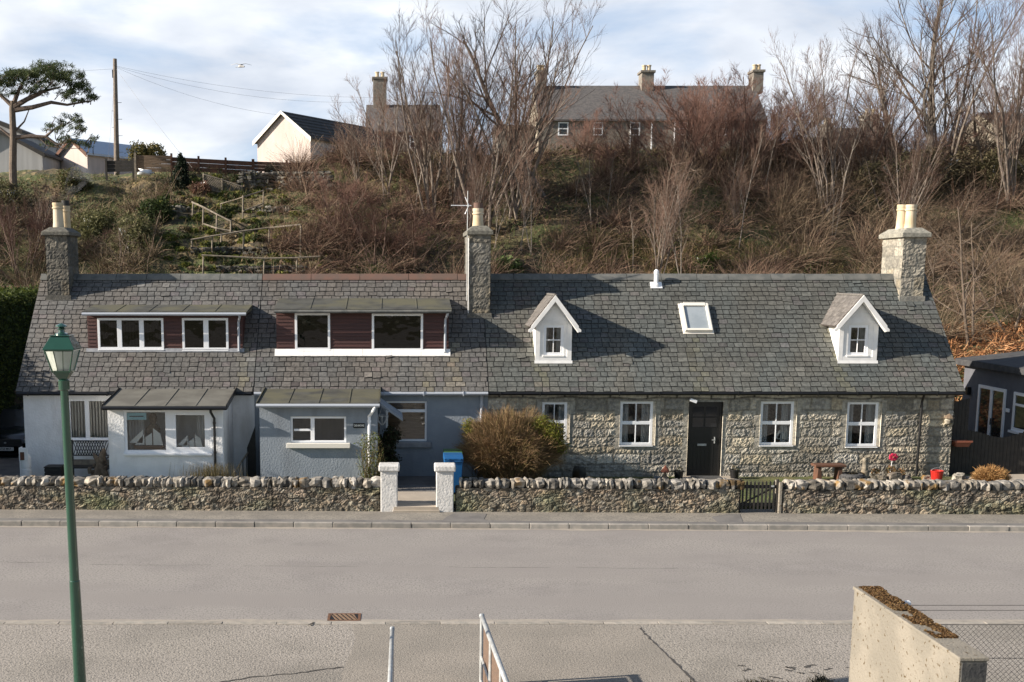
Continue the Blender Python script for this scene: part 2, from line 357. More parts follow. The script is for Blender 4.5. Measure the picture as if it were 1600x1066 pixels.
# cracks and patch edges
b = MB()
def crack(pts, w, z=.002, seed=1):
    rr = random.Random(seed); q = []
    for (ax, ay), (bx, by) in zip(pts, pts[1:]):
        for i in range(8): q.append((ax+(bx-ax)*i/8, ay+(by-ay)*i/8))
    q.append(pts[-1]); g = [G(*p, z) for p in q]
    L_, R_ = [], []
    for i, p in enumerate(g):
        d = (g[min(i+1,len(g)-1)] - g[max(i-1,0)]).normalized(); n_ = Vector((-d.y, d.x, 0)); ww = w * rr.uniform(.25, 1.1); j = n_ * rr.uniform(-.02,.02)
        L_.append(p + n_*ww + j); R_.append(p - n_*ww + j)
    for i in range(len(g)-1): b.quad(R_[i], R_[i+1], L_[i+1], L_[i])
crack([(1000,981),(1013,995),(1040,1020),(1080,1060),(1100,1085)], .022)
crack([(330,1068),(400,1057),(470,1051),(536,1042)], .02, seed=2)
for k, (a, c, yy) in enumerate([(0,80,878),(140,330,882),(380,560,884),(700,860,886),(900,1060,887)]): crack([(a,yy),((a+c)/2,yy+1),(c,yy+1)], .008, .002, 10+k)
crack([(490,972),(484,977)], .03, .016, 21)
for k in range(12):
    px, py = rng.uniform(1150,1330), rng.uniform(1040,1060)
    crack([(px,py),(px+rng.uniform(8,22),py+rng.uniform(-5,5))], .03, .002, 40+k)
tag(b.build('asphalt_cracks', M['seam']), kind='structure')
pp = [tuple(G(*q,.0)) for q in ((551,976),(556,1000),(545,1028),(535,1050),(530,1120),(1100,1120),(1078,1060),(1040,1022),(1013,996),(1000,978))]; tag(MB().add(pp, [tuple(range(len(pp)))]).build('lay_by_patch', M['layp']), kind='structure')
# garden, drive, paths
XG0, XG1 = X(1535, 31), X(1152, 31)
b = MB(); b.box(-40, 40, WY+.45, 38.6, -.2, .215); tag(b.build('garden_ground', M['lawn']), kind='structure')
b = MB(); b.box(-40, -10.55, WY+.5, 38.6, .0, .222); tag(b.build('driveway', M['tar']), kind='structure')
b = MB(); b.box(17.2, 40, WY+.5, 38.6, .0, .222); tag(b.build('side_driveway', M['conc']), kind='structure')
gx0, gx1 = X(622, WY), X(680, WY)
b = MB(); b.box(gx0-.1, gx1+.1, WY-.05, 31.4, .0, .226); b.box(gx0-.12, gx1+.12, WY-.12, WY+.2, .08, .15); tag(b.build('garden_path', M['conc']), kind='structure')
b = MB(); b.box(gx0-.12, gx1+.6, 30.55, 33.1, .05, .230); tag(b.build('yard', M['tar']), kind='structure')

# ------------------------------------------------------------------ stone surfaces
def hsh(*a): return (math.sin(sum(q * k for q, k in zip(a, (12.9898, 78.233, 37.719)))) * 43758.5453) % 1.0
def courses(x0, x1, z0, z1, hmin, hmax, wmin, wmax, rng, top=None):
    zs = [z0]
    zt = z1 - (top or 0)
    while zs[-1] < zt - hmax*.6: zs.append(min(zt, zs[-1] + rng.uniform(hmin, hmax)))
    zs[-1] = zt
    if top: zs.append(z1)
    out_ = []
    for i in range(len(zs)-1):
        e = [x0 - rng.uniform(0, wmax)]
        dressed = bool(top) and i == len(zs)-2
        while e[-1] < x1: e.append(e[-1] + (rng.uniform(.55, 1.3) if dressed else rng.uniform(wmin, wmax)))
        out_.append((zs[i], zs[i+1], e, dressed))
    return out_
PAL = [(.36,.34,.30),(.32,.305,.275),(.40,.37,.32),(.28,.27,.25),(.35,.325,.28),(.43,.41,.37)]
def block_disp(cs, rough=.045, pal=PAL, mort=(.21,.195,.165), sid=0, spread=.75, margins=()):
    import bisect
    def f(x, z, mort=mort):
        wx = x + .06*noise.noise(Vector((x*2.1, z*2.6, sid+.5))); wz = z + .05*noise.noise(Vector((x*1.3, z*1.2, sid+7.5)))
        k = 0
        while k < len(cs)-1 and wz > cs[k][1]: k += 1
        z0, z1, e, dr = cs[k]; i = bisect.bisect(e, wx) - 1; i = max(0, min(len(e)-2, i))
        d = min(wx-e[i], e[i+1]-wx, (wz-z0) if k else 9, (z1-wz) if k < len(cs)-1 else 9)
        m = max(0, min(1, d/.055)); m = m*m*(3-2*m); h = hsh(k+sid, i*1.3)
        mg = any(h_[0]-.15 < x < h_[1]+.13 and h_[2]-.12 < z < h_[3]+.02 for h_ in margins)
        if mg: dr = True; m = 1 if (z*3.1) % 1 > .07 else .4; h = hsh(int(z*3.1), i)
        if dr: bul = .008 + .008*noise.noise(Vector((x*9, z*9, h*9)))
        else:
            q = Vector((x*7.5, z*9, h*40)); bul = .002 + rough*(abs(noise.noise(q))*.7 + .55*noise.noise(q*2.1) + .6*noise.noise(q*4.3)) + .006*h
        c = pal[int(hsh(i*2.7, k+sid*3.1)*len(pal)) % len(pal)]; g = .68 + .6*hsh(i*.7+3, k*1.9)
        s_ = 1 + .22*noise.noise(Vector((x*.5, z*.7, 4+sid)))
        if mg: c = (.36,.34,.30); g = .9+.2*h
        elif dr: c = (.50,.475,.43); g = .72+.45*hsh(i*3.3, 2); mort = (.06,.055,.05)
        if not dr and hsh(i*5.1, k+2.2) > .8: c = (c[0]*1.07, c[1], c[2]*.88)
        c = tuple((mort[j]*(1-m) + c[j]*g*m)*s_ for j in range(3))
        return bul*(m if dr else .5+.5*m) - .004*(1-m), c
    return f
def rub_disp(sx=5, sz=7, amp=.05, sid=0, tint=(1,1,1)):
    def f(x, z):
        wx = x + .05*noise.noise(Vector((x*3, z*3, sid))); kk = .68 if noise.noise(Vector((x*.8, z*1.6, sid+2))) > .02 else 1.0; ds, ps = noise.voronoi(Vector((wx*sx*kk, sid*3.3, z*sz*kk)))
        e = ds[1]-ds[0]; m = max(0, min(1, e/.13)); m = m*m*(3-2*m); h = hsh(ps[0].x, ps[0].z)
        c = PAL[int(h*6) % 6]; g = .45 + .75*hsh(ps[0].z, ps[0].x+1)
        moss = max(0, noise.noise(Vector((x*.9, z*2, 8.8)))-.1)*.5
        tn = hsh(ps[0].x*3, ps[0].z); col = [c[0]*g*(1+.16*tn)*(.45+.55*m), c[1]*g*(.45+.55*m), c[2]*g*(1-.10*tn)*(.45+.55*m)]
        col = [col[0]*(1-.5*moss), col[1], col[2]*(1-.8*moss)]
        return amp*(m*(.25+.55*h) + .45*noise.noise(Vector((x*11, z*13, 2)))*m + .3*noise.noise(Vector((x*29, z*29, 5)))), tuple(col)
    return f
def stone_grid(mb, u0, u1, w0, w1, place, disp, step=.03, holes=(), pinch=True):
    def lin(a, b, cuts):
        pts = sorted(set([a, b] + [c for c in cuts if a < c < b])); o = []
        for p, q in zip(pts, pts[1:]):
            n = max(1, int(round((q-p)/step))); o += [p+(q-p)*i/n for i in range(n)]
        return o + [b]
    us = lin(u0, u1, [c for h in holes for c in h[:2]]); ws = lin(w0, w1, [c for h in holes for c in h[2:]])
    base = len(mb.v); cols = []
    for w in ws:
        for u in us:
            d, c = disp(u, w); q = place(u, w, d); mb.v.append((q[0], q[1], q[2])); cols.append(c)
    nu = len(us)
    for j in range(len(ws)-1):
        for i in range(nu-1):
            cu, cw = (us[i]+us[i+1])/2, (ws[j]+ws[j+1])/2
            if any(h[0] < cu < h[1] and h[2] < cw < h[3] for h in holes): continue
            a = base + j*nu + i; mb.f.append((a, a+1, a+nu+1, a+nu)); mb.c.append(cols[j*nu+i])
def flat_wall(mb, x0, x1, z0, z1, y, th, holes=(), col=(1,1,1), front=True):
    xs_ = sorted(set([x0, x1] + [c for h in holes for c in h[:2]])); zs_ = sorted(set([z0, z1] + [c for h in holes for c in h[2:]]))
    def hole(cx, cz): return any(h[0] < cx < h[1] and h[2] < cz < h[3] for h in holes)
    for i in range(len(xs_)-1):
        for j in range(len(zs_)-1):
            a, b_, c, d = xs_[i], xs_[i+1], zs_[j], zs_[j+1]
            if hole((a+b_)/2, (c+d)/2): continue
            if front: mb.quad((a,y,c),(b_,y,c),(b_,y,d),(a,y,d), col)
            mb.quad((a,y+th,d),(b_,y+th,d),(b_,y+th,c),(a,y+th,c), col)
    for h in holes:
        a, b_, c, d = h
        mb.quad((a,y,c),(a,y,d),(a,y+th,d),(a,y+th,c), col); mb.quad((b_,y,d),(b_,y,c),(b_,y+th,c),(b_,y+th,d), col)
        mb.quad((a,y,d),(b_,y,d),(b_,y+th,d),(a,y+th,d), col); mb.quad((a,y+th,c),(b_,y+th,c),(b_,y,c),(a,y,c), col)
    mb.quad((x0,y,z0),(x0,y,z1),(x0,y+th,z1),(x0,y+th,z0), col); mb.quad((x1,y,z1),(x1,y,z0),(x1,y+th,z0),(x1,y+th,z1), col)
    mb.quad((x0,y,z1),(x1,y,z1),(x1,y+th,z1),(x0,y+th,z1), col)
def slates(mb, o, u, v, xl, xr, H, sw, sh, colf, rng, lift=.020):
    o, u, v = Vector(o), Vector(u).normalized(), Vector(v).normalized(); n = u.cross(v); k = 0; h = 0
    while h < H - .02:
        h1 = min(h + sh*1.12, H+.02); a0 = xl(h) if callable(xl) else xl; b0 = xr(h) if callable(xr) else xr
        x = a0 - rng.uniform(0, sw)*(1 if k % 2 else .5)
        while x < b0:
            w = sw*rng.uniform(.78, 1.28); a, b_ = max(x, a0)+.010, min(x+w, b0)-.010; x += w
            if b_-a < .02: continue
            j = rng.uniform(-.014,.010); t = lift + rng.uniform(0,.010); sk = rng.uniform(-.008,.008)
            if rng.random() < .012: j -= rng.uniform(.03,.07); sk += rng.choice((-.03,.03)); t += .012
            q = [o+u*a+v*(h+j)+n*t, o+u*b_+v*(h+j+sk)+n*(t+rng.uniform(-.002,.003)), o+u*b_+v*h1+n*.002, o+u*a+v*h1+n*.002]
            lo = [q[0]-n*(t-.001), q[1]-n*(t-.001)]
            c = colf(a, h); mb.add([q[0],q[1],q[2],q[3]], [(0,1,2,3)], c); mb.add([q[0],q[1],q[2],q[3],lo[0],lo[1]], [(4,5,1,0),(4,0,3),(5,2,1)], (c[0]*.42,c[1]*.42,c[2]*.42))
        h += sh; k += 1
# ------------------------------------------------------------------ the three cottages
HY = 32.97; RA = 1.062; RB = -32.15; EY = 32.78; RY = 35.75; BY = 38.4
def rz(y): return RA*y + RB
def RP(px, py):
    d = ray(px, py); t = (HC - RB) / (RA*d.y - d.z); return Vector((d.x*t, d.y*t, HC + d.z*t))
HX = lambda px: X(px, HY, 660)
XL, XA, XB, XR = HX(38), HX(398), HX(762), HX(1488)
SV = Vector((0, 1, RA)).normalized(); SLEN = (RY-EY) * math.hypot(1, RA); SN = Vector((1,0,0)).cross(SV)
def frame_cells(fr, x0, x1, z0, z1, y, fw, extra, d=.07):
    fr.box(x0, x0+fw, y, y+d, z0, z1); fr.box(x1-fw, x1, y, y+d, z0, z1)
    fr.box(x0+fw, x1-fw, y+.001, y+d, z0, z0+fw); fr.box(x0+fw, x1-fw, y+.001, y+d, z1-fw, z1)
    for (a, b_, c, e) in extra:     # fractions
        fr.box(x0+(x1-x0)*a, x0+(x1-x0)*b_, y+.003, y+d-.004, z0+(z1-z0)*c, z0+(z1-z0)*e)
def window(parent, x0, x1, z0, z1, y, extra=(), fw=.07, sill=None, blind=None, pane='glass', nested=True, fm='upvc', label=None):
    fr = MB(); frame_cells(fr, x0, x1, z0, z1, y, fw, extra); f = fr.build('window_frame', M[fm], parent, bevel=.004, label=label)
    par = f if nested else parent
    g = MB(); g.box(x0+fw*.6, x1-fw*.6, y+.035, y+.041, z0+fw*.6, z1-fw*.6); g.build('window_pane', M[pane], par)
    if sill:
        s = MB(); e, zz_, pr, m = sill; s.box(x0-e, x1+e, y-pr, y+.06, z0-zz_, z0-.004); s.build('sill', M[m], par, bevel=.008)
    if blind == 'vertical':
        b = MB(); xx = x0+fw+.02
        while xx < x1-fw: b.obox((xx, y+.16, (z0+z1)/2), .028, .002, (z1-z0)/2-.05, Matrix.Rotation(.9, 3, 'Z')); xx += .085
        b.build('blind', M['blind'], par)
    elif blind == 'curtains':
        w = (x1-x0)
        for a, c in ((0.04, .30), (.70, .96)):
            n = 10; b = MB()
            for i in range(n):
                p, q = a+(c-a)*i/n, a+(c-a)*(i+1)/n; ya = y+.2+(.03 if i % 2 else 0); yb = y+.2+(0 if i % 2 else .03)
                b.quad((x0+w*p, ya, z0+.03), (x0+w*q, yb, z0+.03), (x0+w*q, yb, z1-.03), (x0+w*p, ya, z1-.03))
            b.build('curtain', M['curtain'], par)
    elif blind == 'roller':
        b = MB(); b.box(x0+.04, x1-.04, y+.14, y+.146, z0+(z1-z0)*.03, z1-.03); b.build('blind', M['brownwood'], par)
    return f
def house(name, x0, x1, label, wallmat, lg, rg):
    t = thing(name, ((x0+x1)/2, HY, .1), label, 'cottage')
    w = MB()
    flat_wall(w, x0, x1, .1, 2.78, BY-.3, .3)
    gp = lambda xx: [(xx, HY, .1), (xx, BY-.3, .1), (xx, BY-.3, 2.78), (xx, RY, 5.64), (xx, HY, 2.78)]
    w.prism(gp(x0+.003), (.25, 0, 0)); w.prism(gp(x1-.253), (.25, 0, 0))
    return t, w
SCOL = lambda r, g, b_: (r, g, b_)
def slate_col(x, h, base, rng):
    g = rng.uniform(.86, 1.14); n1 = noise.noise(Vector((x*.35, h*.5, 3))); n2 = noise.noise(Vector((x*1.5, h*.7, 7)))
    c = [base[0]*(1+.10*n2), base[1], base[2]*(1-.08*n2)]
    if rng.random() < .10: g *= rng.uniform(.7, 1.35)
    if rng.random() < .06*(1+2*(abs(x-X(865,34)) < 1.2)): c = [c[0]*1.05, c[1]*.98, c[2]*1.02]
    for sx, s0 in ((X(380,34),1.9),(X(700,34),1.9),(X(835,34),1.9),(X(1292,34),2.4),(X(660,34),.9),(X(1075,34),2.4)):
        d = abs(x-sx-.1*h*0)
        if d < .28 and h < s0: a = (1-d/.28)*.34*rng.uniform(0,1.6); c = [c[0]*(1+.9*a), c[1]*(1+.75*a), c[2]*(1+.15*a)]
    g *= 1+.22*n1
    return (c[0]*g, c[1]*g, c[2]*g)
def roof(t, x0, x1, vl, vr, base, seed, rmat, rlab=None):
    b = MB(); rr = random.Random(seed)
    b.prism([(x0+vl, EY, rz(EY)-.12), (x0+vl, EY, rz(EY)-.004), (x0+vl, RY, rz(RY)-.004), (x0+vl, RY, rz(RY)-.13)], (x1-x0-vl+vr, 0, 0), (.03,.03,.03))
    yb = 2*RY-EY
    b.prism([(x0+vl, yb, rz(EY)-.12), (x0+vl, yb, rz(EY)-.004), (x0+vl, RY+.002, rz(RY)-.004), (x0+vl, RY+.002, rz(RY)-.13)], (x1-x0-vl+vr, 0, 0), (.03,.03,.03))
    slates(b, (0, EY-.03, rz(EY-.03)), (1,0,0), SV, x0+vl, x1+vr, SLEN, .235, .178, lambda x, h: slate_col(x, h, base, rr), rr)
    r = b.build('roof', M['slate'], t)
    g = MB(); x = x0+vl; rr = random.Random(seed+1)
    while x < x1+vr:
        w = min(rr.uniform(.9, 1.3) if rmat == 'ridge' else 1.45, x1+vr-x); dz = rr.uniform(0,.012)
        g.prism([(x, RY-.17, rz(RY)-.13+dz), (x, RY-.15, rz(RY)-.09+dz), (x, RY-.03, rz(RY)+.055+dz), (x, RY+.03, rz(RY)+.055+dz), (x, RY+.17, rz(RY)-.13+dz)], (w-.015, 0, 0)); x += w
    o = g.build('ridge_tiles', M[rmat], r)
    return r
def gutter(t, x0, x1, y, z, m, r=.055):
    g = MB(); g.tube([(x0, y, z), (x1, y, z)], r, 8); x = x0+.3
    while x < x1: g.box(x, x+.02, y-r-.008, y+.02, z-r-.01, z+r+.006); x += 1.1
    return g.build('gutter', M[m], t, smooth=False)
def downpipe(t, pts, m, r=.035, name='downpipe'):
    g = MB(); g.tube(pts, r, 10); 
    for (x, y, z) in pts[-1:]: pass
    a, b_ = Vector(pts[-2]), Vector(pts[-1]); n = max(1, int((a-b_).length/.9))
    for i in range(n+1):
        p = a.lerp(b_, (i+.15)/(n+.3)); g.lathe((p.x, p.y, p.z-.03), [(r+.008, 0), (r+.008, .06)], 10)
    return g.build(name, M[m], t)

# --- left cottage
tw, w = house('white_cottage', XL, XA, 'cottage with white roughcast walls and lean-to porch, at the left end of the row', 'roughcast', 1, 0)
wz = lambda py: Zp(py, HY)
hA = (HX(106), HX(171), wz(688), wz(624))
flat_wall(w, XL+.001, XA, .1, 2.78, HY-.002, .28, [hA])
w.build('wall', M['roughcast'], tw)
window(tw, hA[0], hA[1], hA[2], hA[3], HY+.08, [(.40,.50,.03,.97)], .06, (.04,.05,.1,'upvc'), 'vertical')
rw = roof(tw, XL, XA, -.14, 0, (.116,.111,.106), 11, 'ridge')
gutter(tw, XL-.1, XA-.05, EY-.025, rz(EY)-.075, 'blackpl')
# --- middle cottage
tb, w = house('blue_cottage', XA+.004, XB, 'cottage with pale blue grey rendered walls between the white cottage and the granite cottage', 'bluewall', 0, 0)
hB = (HX(603), HX(667), wz(690), wz(627))
flat_wall(w, XA+.005, XB, .1, 2.78, HY-.003, .28, [hB]); w.build('wall', M['bluewall'], tb)
window(tb, hB[0], hB[1], hB[2], hB[3], HY+.06, [(.03,.97,.72,.79)], .055, (.13,.16,.16,'lead'), 'roller')
rb = roof(tb, XA+.004, XB, 0, 0, (.113,.108,.103), 12, 'red')
gutter(tb, XA+.02, XB-.02, EY-.025, rz(EY)-.075, 'greypl')
downpipe(tb, [(HX(752), EY-.04, 2.6), (HX(752), EY+.10, 2.5), (HX(752), HY-.06, 2.4), (HX(751), HY-.06, .25)], 'greypl', .045)
# --- granite cottage
ts, w = house('stone_cottage', XB+.004, XR, 'long granite cottage with coursed rubble front, black door and two white gabled dormers', 'stone', 0, 1)
WIN = [(846,890,628,692),(968,1024,627,696),(1187,1244,627,696),(1322,1376,628,698)]
DR = (HX(1075), HX(1129), .2, wz(628))
holes = [(HX(a), HX(b_), wz(d), wz(c)) for a, b_, c, d in WIN]
allh = holes + [DR]
rng = random.Random(7)
cs = courses(XB, XR, .1, 2.78, .19, .36, .30, .95, rng, top=.36)
stone_grid(w, XB+.006, XR, .1, 2.78, lambda u, q, d: (u, HY-.006-d, q), block_disp(cs, .030, margins=allh), .027, allh)
flat_wall(w, XB+.006, XR, .1, 2.78, HY+.02, .25, allh, (.30,.285,.26), front=False)
for (a, b_, c, d) in allh:      # dressed reveals
    e = .16; k = (.62,.58,.51)
    w.quad((b_, HY-.03, c), (b_, HY+e, c), (b_, HY+e, d), (b_, HY-.03, d), k); w.quad((a, HY-.03, d), (a, HY+e, d), (a, HY+e, c), (a, HY-.03, c), k)
    w.quad((a, HY-.03, d), (b_, HY-.03, d), (b_, HY+e, d), (a, HY+e, d), (.3,.29,.27)); w.quad((a, HY-.03, c), (a, HY+e, c), (b_, HY+e, c), (b_, HY-.03, c), (.34,.32,.29))
    if c > .5: w.box(b_-.066, b_, HY+.035, HY+.22, c, d, k)
stone_grid(w, HY, BY-.3, .1, 2.78, lambda u, q, d: (XR+.002+d, u, q), block_disp(courses(HY, BY, .1, 2.78, .2, .33, .26, .7, rng), sid=9), .05)
w.build('wall', M['stone'], ts)
for i, (a, b_, c, d) in enumerate(holes):
    window(ts, a+.012, b_-.07, c, d, HY+.035, [(.03,.97,.47,.545),(.475,.505,.04,.49),(.475,.505,.53,.96)], .075, (.01,.03,.09,'upvc'), 'curtains')
rs = roof(ts, XB+.004, XR, 0, .20, (.100,.103,.096), 13, 'ridge')
gutter(ts, XB+.02, XR+.14, EY-.025, rz(EY)-.075, 'blackpl', .05)
downpipe(ts, [(HX(1436), EY-.04, 2.6), (HX(1436), HY-.10, 2.35), (HX(1435), HY-.10, .25)], 'blackpl', .035)
# door
dm = MB(); a, b_, c, d = DR; y = HY+.08
dm.box(a, a+.07, y, y+.07, c, d); dm.box(b_-.07, b_, y, y+.07, c, d); dm.box(a+.07, b_-.07, y+.001, y+.07, d-.07, d)
dm.box(a+.07, b_-.07, y+.02, y+.06, c, d-.07)
for k in range(6):
    xx = a+.2+k*.11
    if xx < b_-.2: dm.box(xx, xx+.008, y+.013, y+.02, c+.15, c+.95)
mx_ = (a+b_)/2
for (p, q, r_, s_) in ((a+.15, mx_-.03, d-.42, d-.15),(mx_+.03, b_-.15, d-.42, d-.15),(a+.15, mx_-.03, d-.72, d-.46),(mx_+.03, b_-.15, d-.72, d-.46)):
    dm.box(p-.015, q+.015, y+.010, y+.02, r_-.015, r_); dm.box(p-.015, q+.015, y+.010, y+.02, s_, s_+.015)
    dm.box(p-.015, p, y+.010, y+.02, r_, s_); dm.box(q, q+.015, y+.010, y+.02, r_, s_)
door = dm.build('door', M['blackpl'], ts, bevel=.004)
g = MB()
for (p, q, r_, s_) in ((a+.15, mx_-.03, d-.42, d-.15),(mx_+.03, b_-.15, d-.42, d-.15),(a+.15, mx_-.03, d-.72, d-.46),(mx_+.03, b_-.15, d-.72, d-.46)): g.box(p, q, y+.012, y+.018, r_, s_)
g.build('window_pane', M['dglass'], door)
g = MB(); g.box(b_-.19, b_-.17, y-.02, y+.02, 1.15, 1.33); g.box(b_-.26, b_-.17, y-.04, y-.02, 1.24, 1.26); g.build('handle', M['galv'], door)
g = MB(); g.box(mx_-.17, mx_+.08, y+.005, y+.02, 1.08, 1.14); g.build('letter_plate', M['galv'], door)
g = MB(); g.box(a-.22, b_+.30, HY-.75, HY+.05, .0, .235); g.build('doorstep', M['conc'], ts, bevel=.02)
g = MB(); g.box(a+.1, b_-.05, HY-.55, HY-.05, .236, .25); tag(g.build('doormat', M['tyre']), 'dark doormat lying on the step of the black door', 'doormat')
t = thing('wall_lamp', (HX(1083), HY-.08, wz(626)), 'small white security lamp above the top left corner of the black door', 'lamp')
g = MB(); g.box(HX(1083)-.02, HX(1083)+.03, HY-.06, HY, wz(626)-.03, wz(626)+.03); g.build('bracket', M['upvc'], t)
g = MB(); g.obox((HX(1080), HY-.14, wz(626)+.01), .10, .05, .045, Matrix.Rotation(.35, 3, 'Y')); g.build('lamp_head', M['upvc'], t, bevel=.01)

# --- chimneys
def chimney(parent, x0, x1, y0, y1, z0, z1, seed, tone, caph, pots, over=.09, left=True):
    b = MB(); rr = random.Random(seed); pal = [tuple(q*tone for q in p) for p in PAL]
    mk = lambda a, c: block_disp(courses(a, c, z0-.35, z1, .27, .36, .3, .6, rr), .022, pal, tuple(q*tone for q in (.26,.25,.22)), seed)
    stone_grid(b, x0, x1, z0-.1, z1, lambda u, q, d: (u, y0-d, q), mk(x0, x1), .04)
    stone_grid(b, y0, y1, z0-.3, z1, lambda u, q, d: (x0-d, u, q), mk(y0, y1), .04)
    stone_grid(b, y0, y1, z0-.3, z1, lambda u, q, d: (x1+d, u, q), mk(y0, y1), .04)
    b.quad((x1, y1, z0-.3), (x0, y1, z0-.3), (x0, y1, z1), (x1, y1, z1), (.2,.2,.2))
    b.box(x0-.05, x1+.05, y0-.06, y1+.05, z0-.10, z0+.10, (.33*tone,.32*tone,.29*tone))
    c = b.build('chimney', M['stone'], parent)
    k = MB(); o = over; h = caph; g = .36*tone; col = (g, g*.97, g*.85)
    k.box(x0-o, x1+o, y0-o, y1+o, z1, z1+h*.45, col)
    A = [(x0-o+.01, y0-o+.01, z1+h*.45+.001), (x1+o-.01, y0-o+.01, z1+h*.45+.001), (x1+o-.01, y1+o-.01, z1+h*.45+.001), (x0-o+.01, y1+o-.01, z1+h*.45+.001)]
    q = .10; B = [(x0+q, y0+q, z1+h), (x1-q, y0+q, z1+h), (x1-q, y1-q, z1+h), (x0+q, y1-q, z1+h)]
    k.add(A+B, [(0,1,5,4),(1,2,6,5),(2,3,7,6),(3,0,4,7),(4,5,6,7)], col); k.build('chimney_cap', M['stone'], c, bevel=.012)
    for (px, py_top, Y, r, m, cowl) in pots:
        xx = X(px, Y, 340); zt = Zp(py_top, Y); zb = z1+h*.9; H = zt-zb; p = MB()
        p.lathe((xx, Y, zb-.04), [(r*1.12, 0), (r*1.05, .12), (r, .2), (r*.93, H-.14), (r*1.1, H-.13), (r*1.1, H-.09), (r*.95, H-.08), (r*1.04, H-.02), (r*1.04, H+.04), (r*.7, H+.04), (r*.7, H-.1)], 20)
        o_ = p.build('chimney_pot', M[m], c, smooth=False)
        if cowl:
            p = MB(); p.lathe((xx, Y, zt+.0), [(r*.85, -.05), (r*.85, .16), (r*.6, .16), (r*.6, .0)], 14); p.build('chimney_cowl', M[cowl], c)
    return c
cy = RP(90, 467).y
chimney(rw, X(72,cy,400), X(106,cy,400), cy, cy+1.15, rz(cy), Zp(368,cy), 31, .36, .24, [(91,317,cy+.35,.15,'pot',None),(103,322,cy+.85,.13,'pot','soot_shade')])
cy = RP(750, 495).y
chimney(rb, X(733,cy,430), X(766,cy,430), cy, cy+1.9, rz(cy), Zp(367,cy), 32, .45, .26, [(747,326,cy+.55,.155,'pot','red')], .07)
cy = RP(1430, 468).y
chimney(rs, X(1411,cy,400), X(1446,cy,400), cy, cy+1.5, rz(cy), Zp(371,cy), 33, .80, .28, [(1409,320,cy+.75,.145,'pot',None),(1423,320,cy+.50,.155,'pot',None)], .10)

# --- flat roofed dormers
def flat_dormer(parent, pxl, pxr, py_b, py_t, rpl, rpr, py_back, wins, gut, apron, seed):
    y = RP((pxl+pxr)/2, py_b).y; zb = rz(y); x0, x1 = X(pxl,y,520), X(pxr,y,520); zt = Zp(py_t, y)
    hs_ = [(X(a,y,520), X(b_,y,520), Zp(d,y), Zp(c,y)) for (a,b_,c,d,_) in wins]
    w = MB(); flat_wall(w, x0, x1, zb-.05, zt, y, .06, hs_, (1,1,1))
    z = zb+.02; rr = random.Random(seed)
    while z < zt-.02:
        z1 = min(z+.098, zt); cuts = [x0]
        for h in hs_:
            if h[2]-.05 < (z+z1)/2 < h[3]+.05: cuts += [h[0]-.05, h[1]+.05]
        cuts.append(x1); k = rr.uniform(.85,1.15)
        for i in range(0, len(cuts), 2):
            if cuts[i+1] > cuts[i]: w.add([(cuts[i], y-.022, z+.003), (cuts[i+1], y-.022, z+.003), (cuts[i+1], y-.006, z1-.003), (cuts[i], y-.006, z1-.003), (cuts[i], y, z+.003), (cuts[i+1], y, z+.003)], [(0,1,2,3),(4,5,1,0)], (k,k,k))
        z += .10
    for h in hs_:
        w.box(h[0]-.048, h[0]-.002, y-.02, y, h[2], h[3]); w.box(h[1]+.002, h[1]+.048, y-.02, y, h[2], h[3])
    yb = (zt - RB)/RA
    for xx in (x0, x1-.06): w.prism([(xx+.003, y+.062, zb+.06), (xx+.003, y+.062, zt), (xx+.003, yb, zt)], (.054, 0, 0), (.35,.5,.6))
    dm_ = w.build('dormer', M['clad'], parent)
    s = MB(); a, b_ = X(rpl, y-.2, 480), X(rpr, y-.2, 480); ybk = RP((rpl+rpr)/2, py_back).y; zbk = rz(ybk)+.02; zf = zt+.02; yf = y-.26
    s.prism([(a, yf, zf), (a, yf, zf+.06), (a, ybk, zbk+.05), (a, ybk, zbk-.12)], (b_-a, 0, 0)); n = 5
    for i in range(1, n): xx = a+(b_-a)*i/n; s.prism([(xx, yf+.01, zf+.061), (xx, yf+.01, zf+.072), (xx, ybk, zbk+.062), (xx, ybk, zbk+.051)], (.035, 0, 0))
    s.build('dormer_roof', M['felt'], dm_, bevel=.012)
    s = MB(); s.tube([(a+.02, yf-.05, zf-.01), (b_-.02, yf-.05, zf-.01)], .045, 8); s.build('gutter', M[gut], dm_)
    xx = x1-.10; s = MB(); s.tube([(xx+.06, yf-.02, zf-.04), (xx+.05, yf+.05, zf-.12), (xx, y-.07, zf-.24), (xx, y-.07, zb+.0), (xx, y-.10, zb-.03)], .035, 10); s.build('downpipe', M['greypl'], dm_)
    s = MB(); v = SV; o = Vector((x0-.05, y, rz(y))); L_ = apron
    for kk in range(6):
        u0, u1 = kk/6*(x1-x0+.1), (kk+1)/6*(x1-x0+.1); p0 = o+Vector((u0,0,0)); p1 = o+Vector((u1-.004,0,0)); n_ = SN*.025
        s.add([p0-v*L_+n_, p1-v*L_+n_, p1+n_+Vector((0,-.004,.05)), p0+n_+Vector((0,-.004,.05)), p0-v*L_, p1-v*L_], [(0,1,2,3),(4,5,1,0)])
    s.build('flashing', M['lead'] if apron < .12 else M['wpaint'], dm_)
    for h, wdef in zip(hs_, wins): window(dm_, h[0], h[1], h[2], h[3], y-.035, wdef[4], .065, (.0,.03,.03,'upvc'), None, 'dkglass', nested=False)
    if seed == 1:
        h = hs_[0]; b = MB(); xx = h[0]+.12
        while xx < h[1]-.1: b.obox((xx, y+.12, (h[2]+h[3])/2), .022, .002, (h[3]-h[2])/2-.06, Matrix.Rotation(.9, 3, 'Z')); xx += .085
        b.build('blind', M['blind'], dm_)
    return dm_
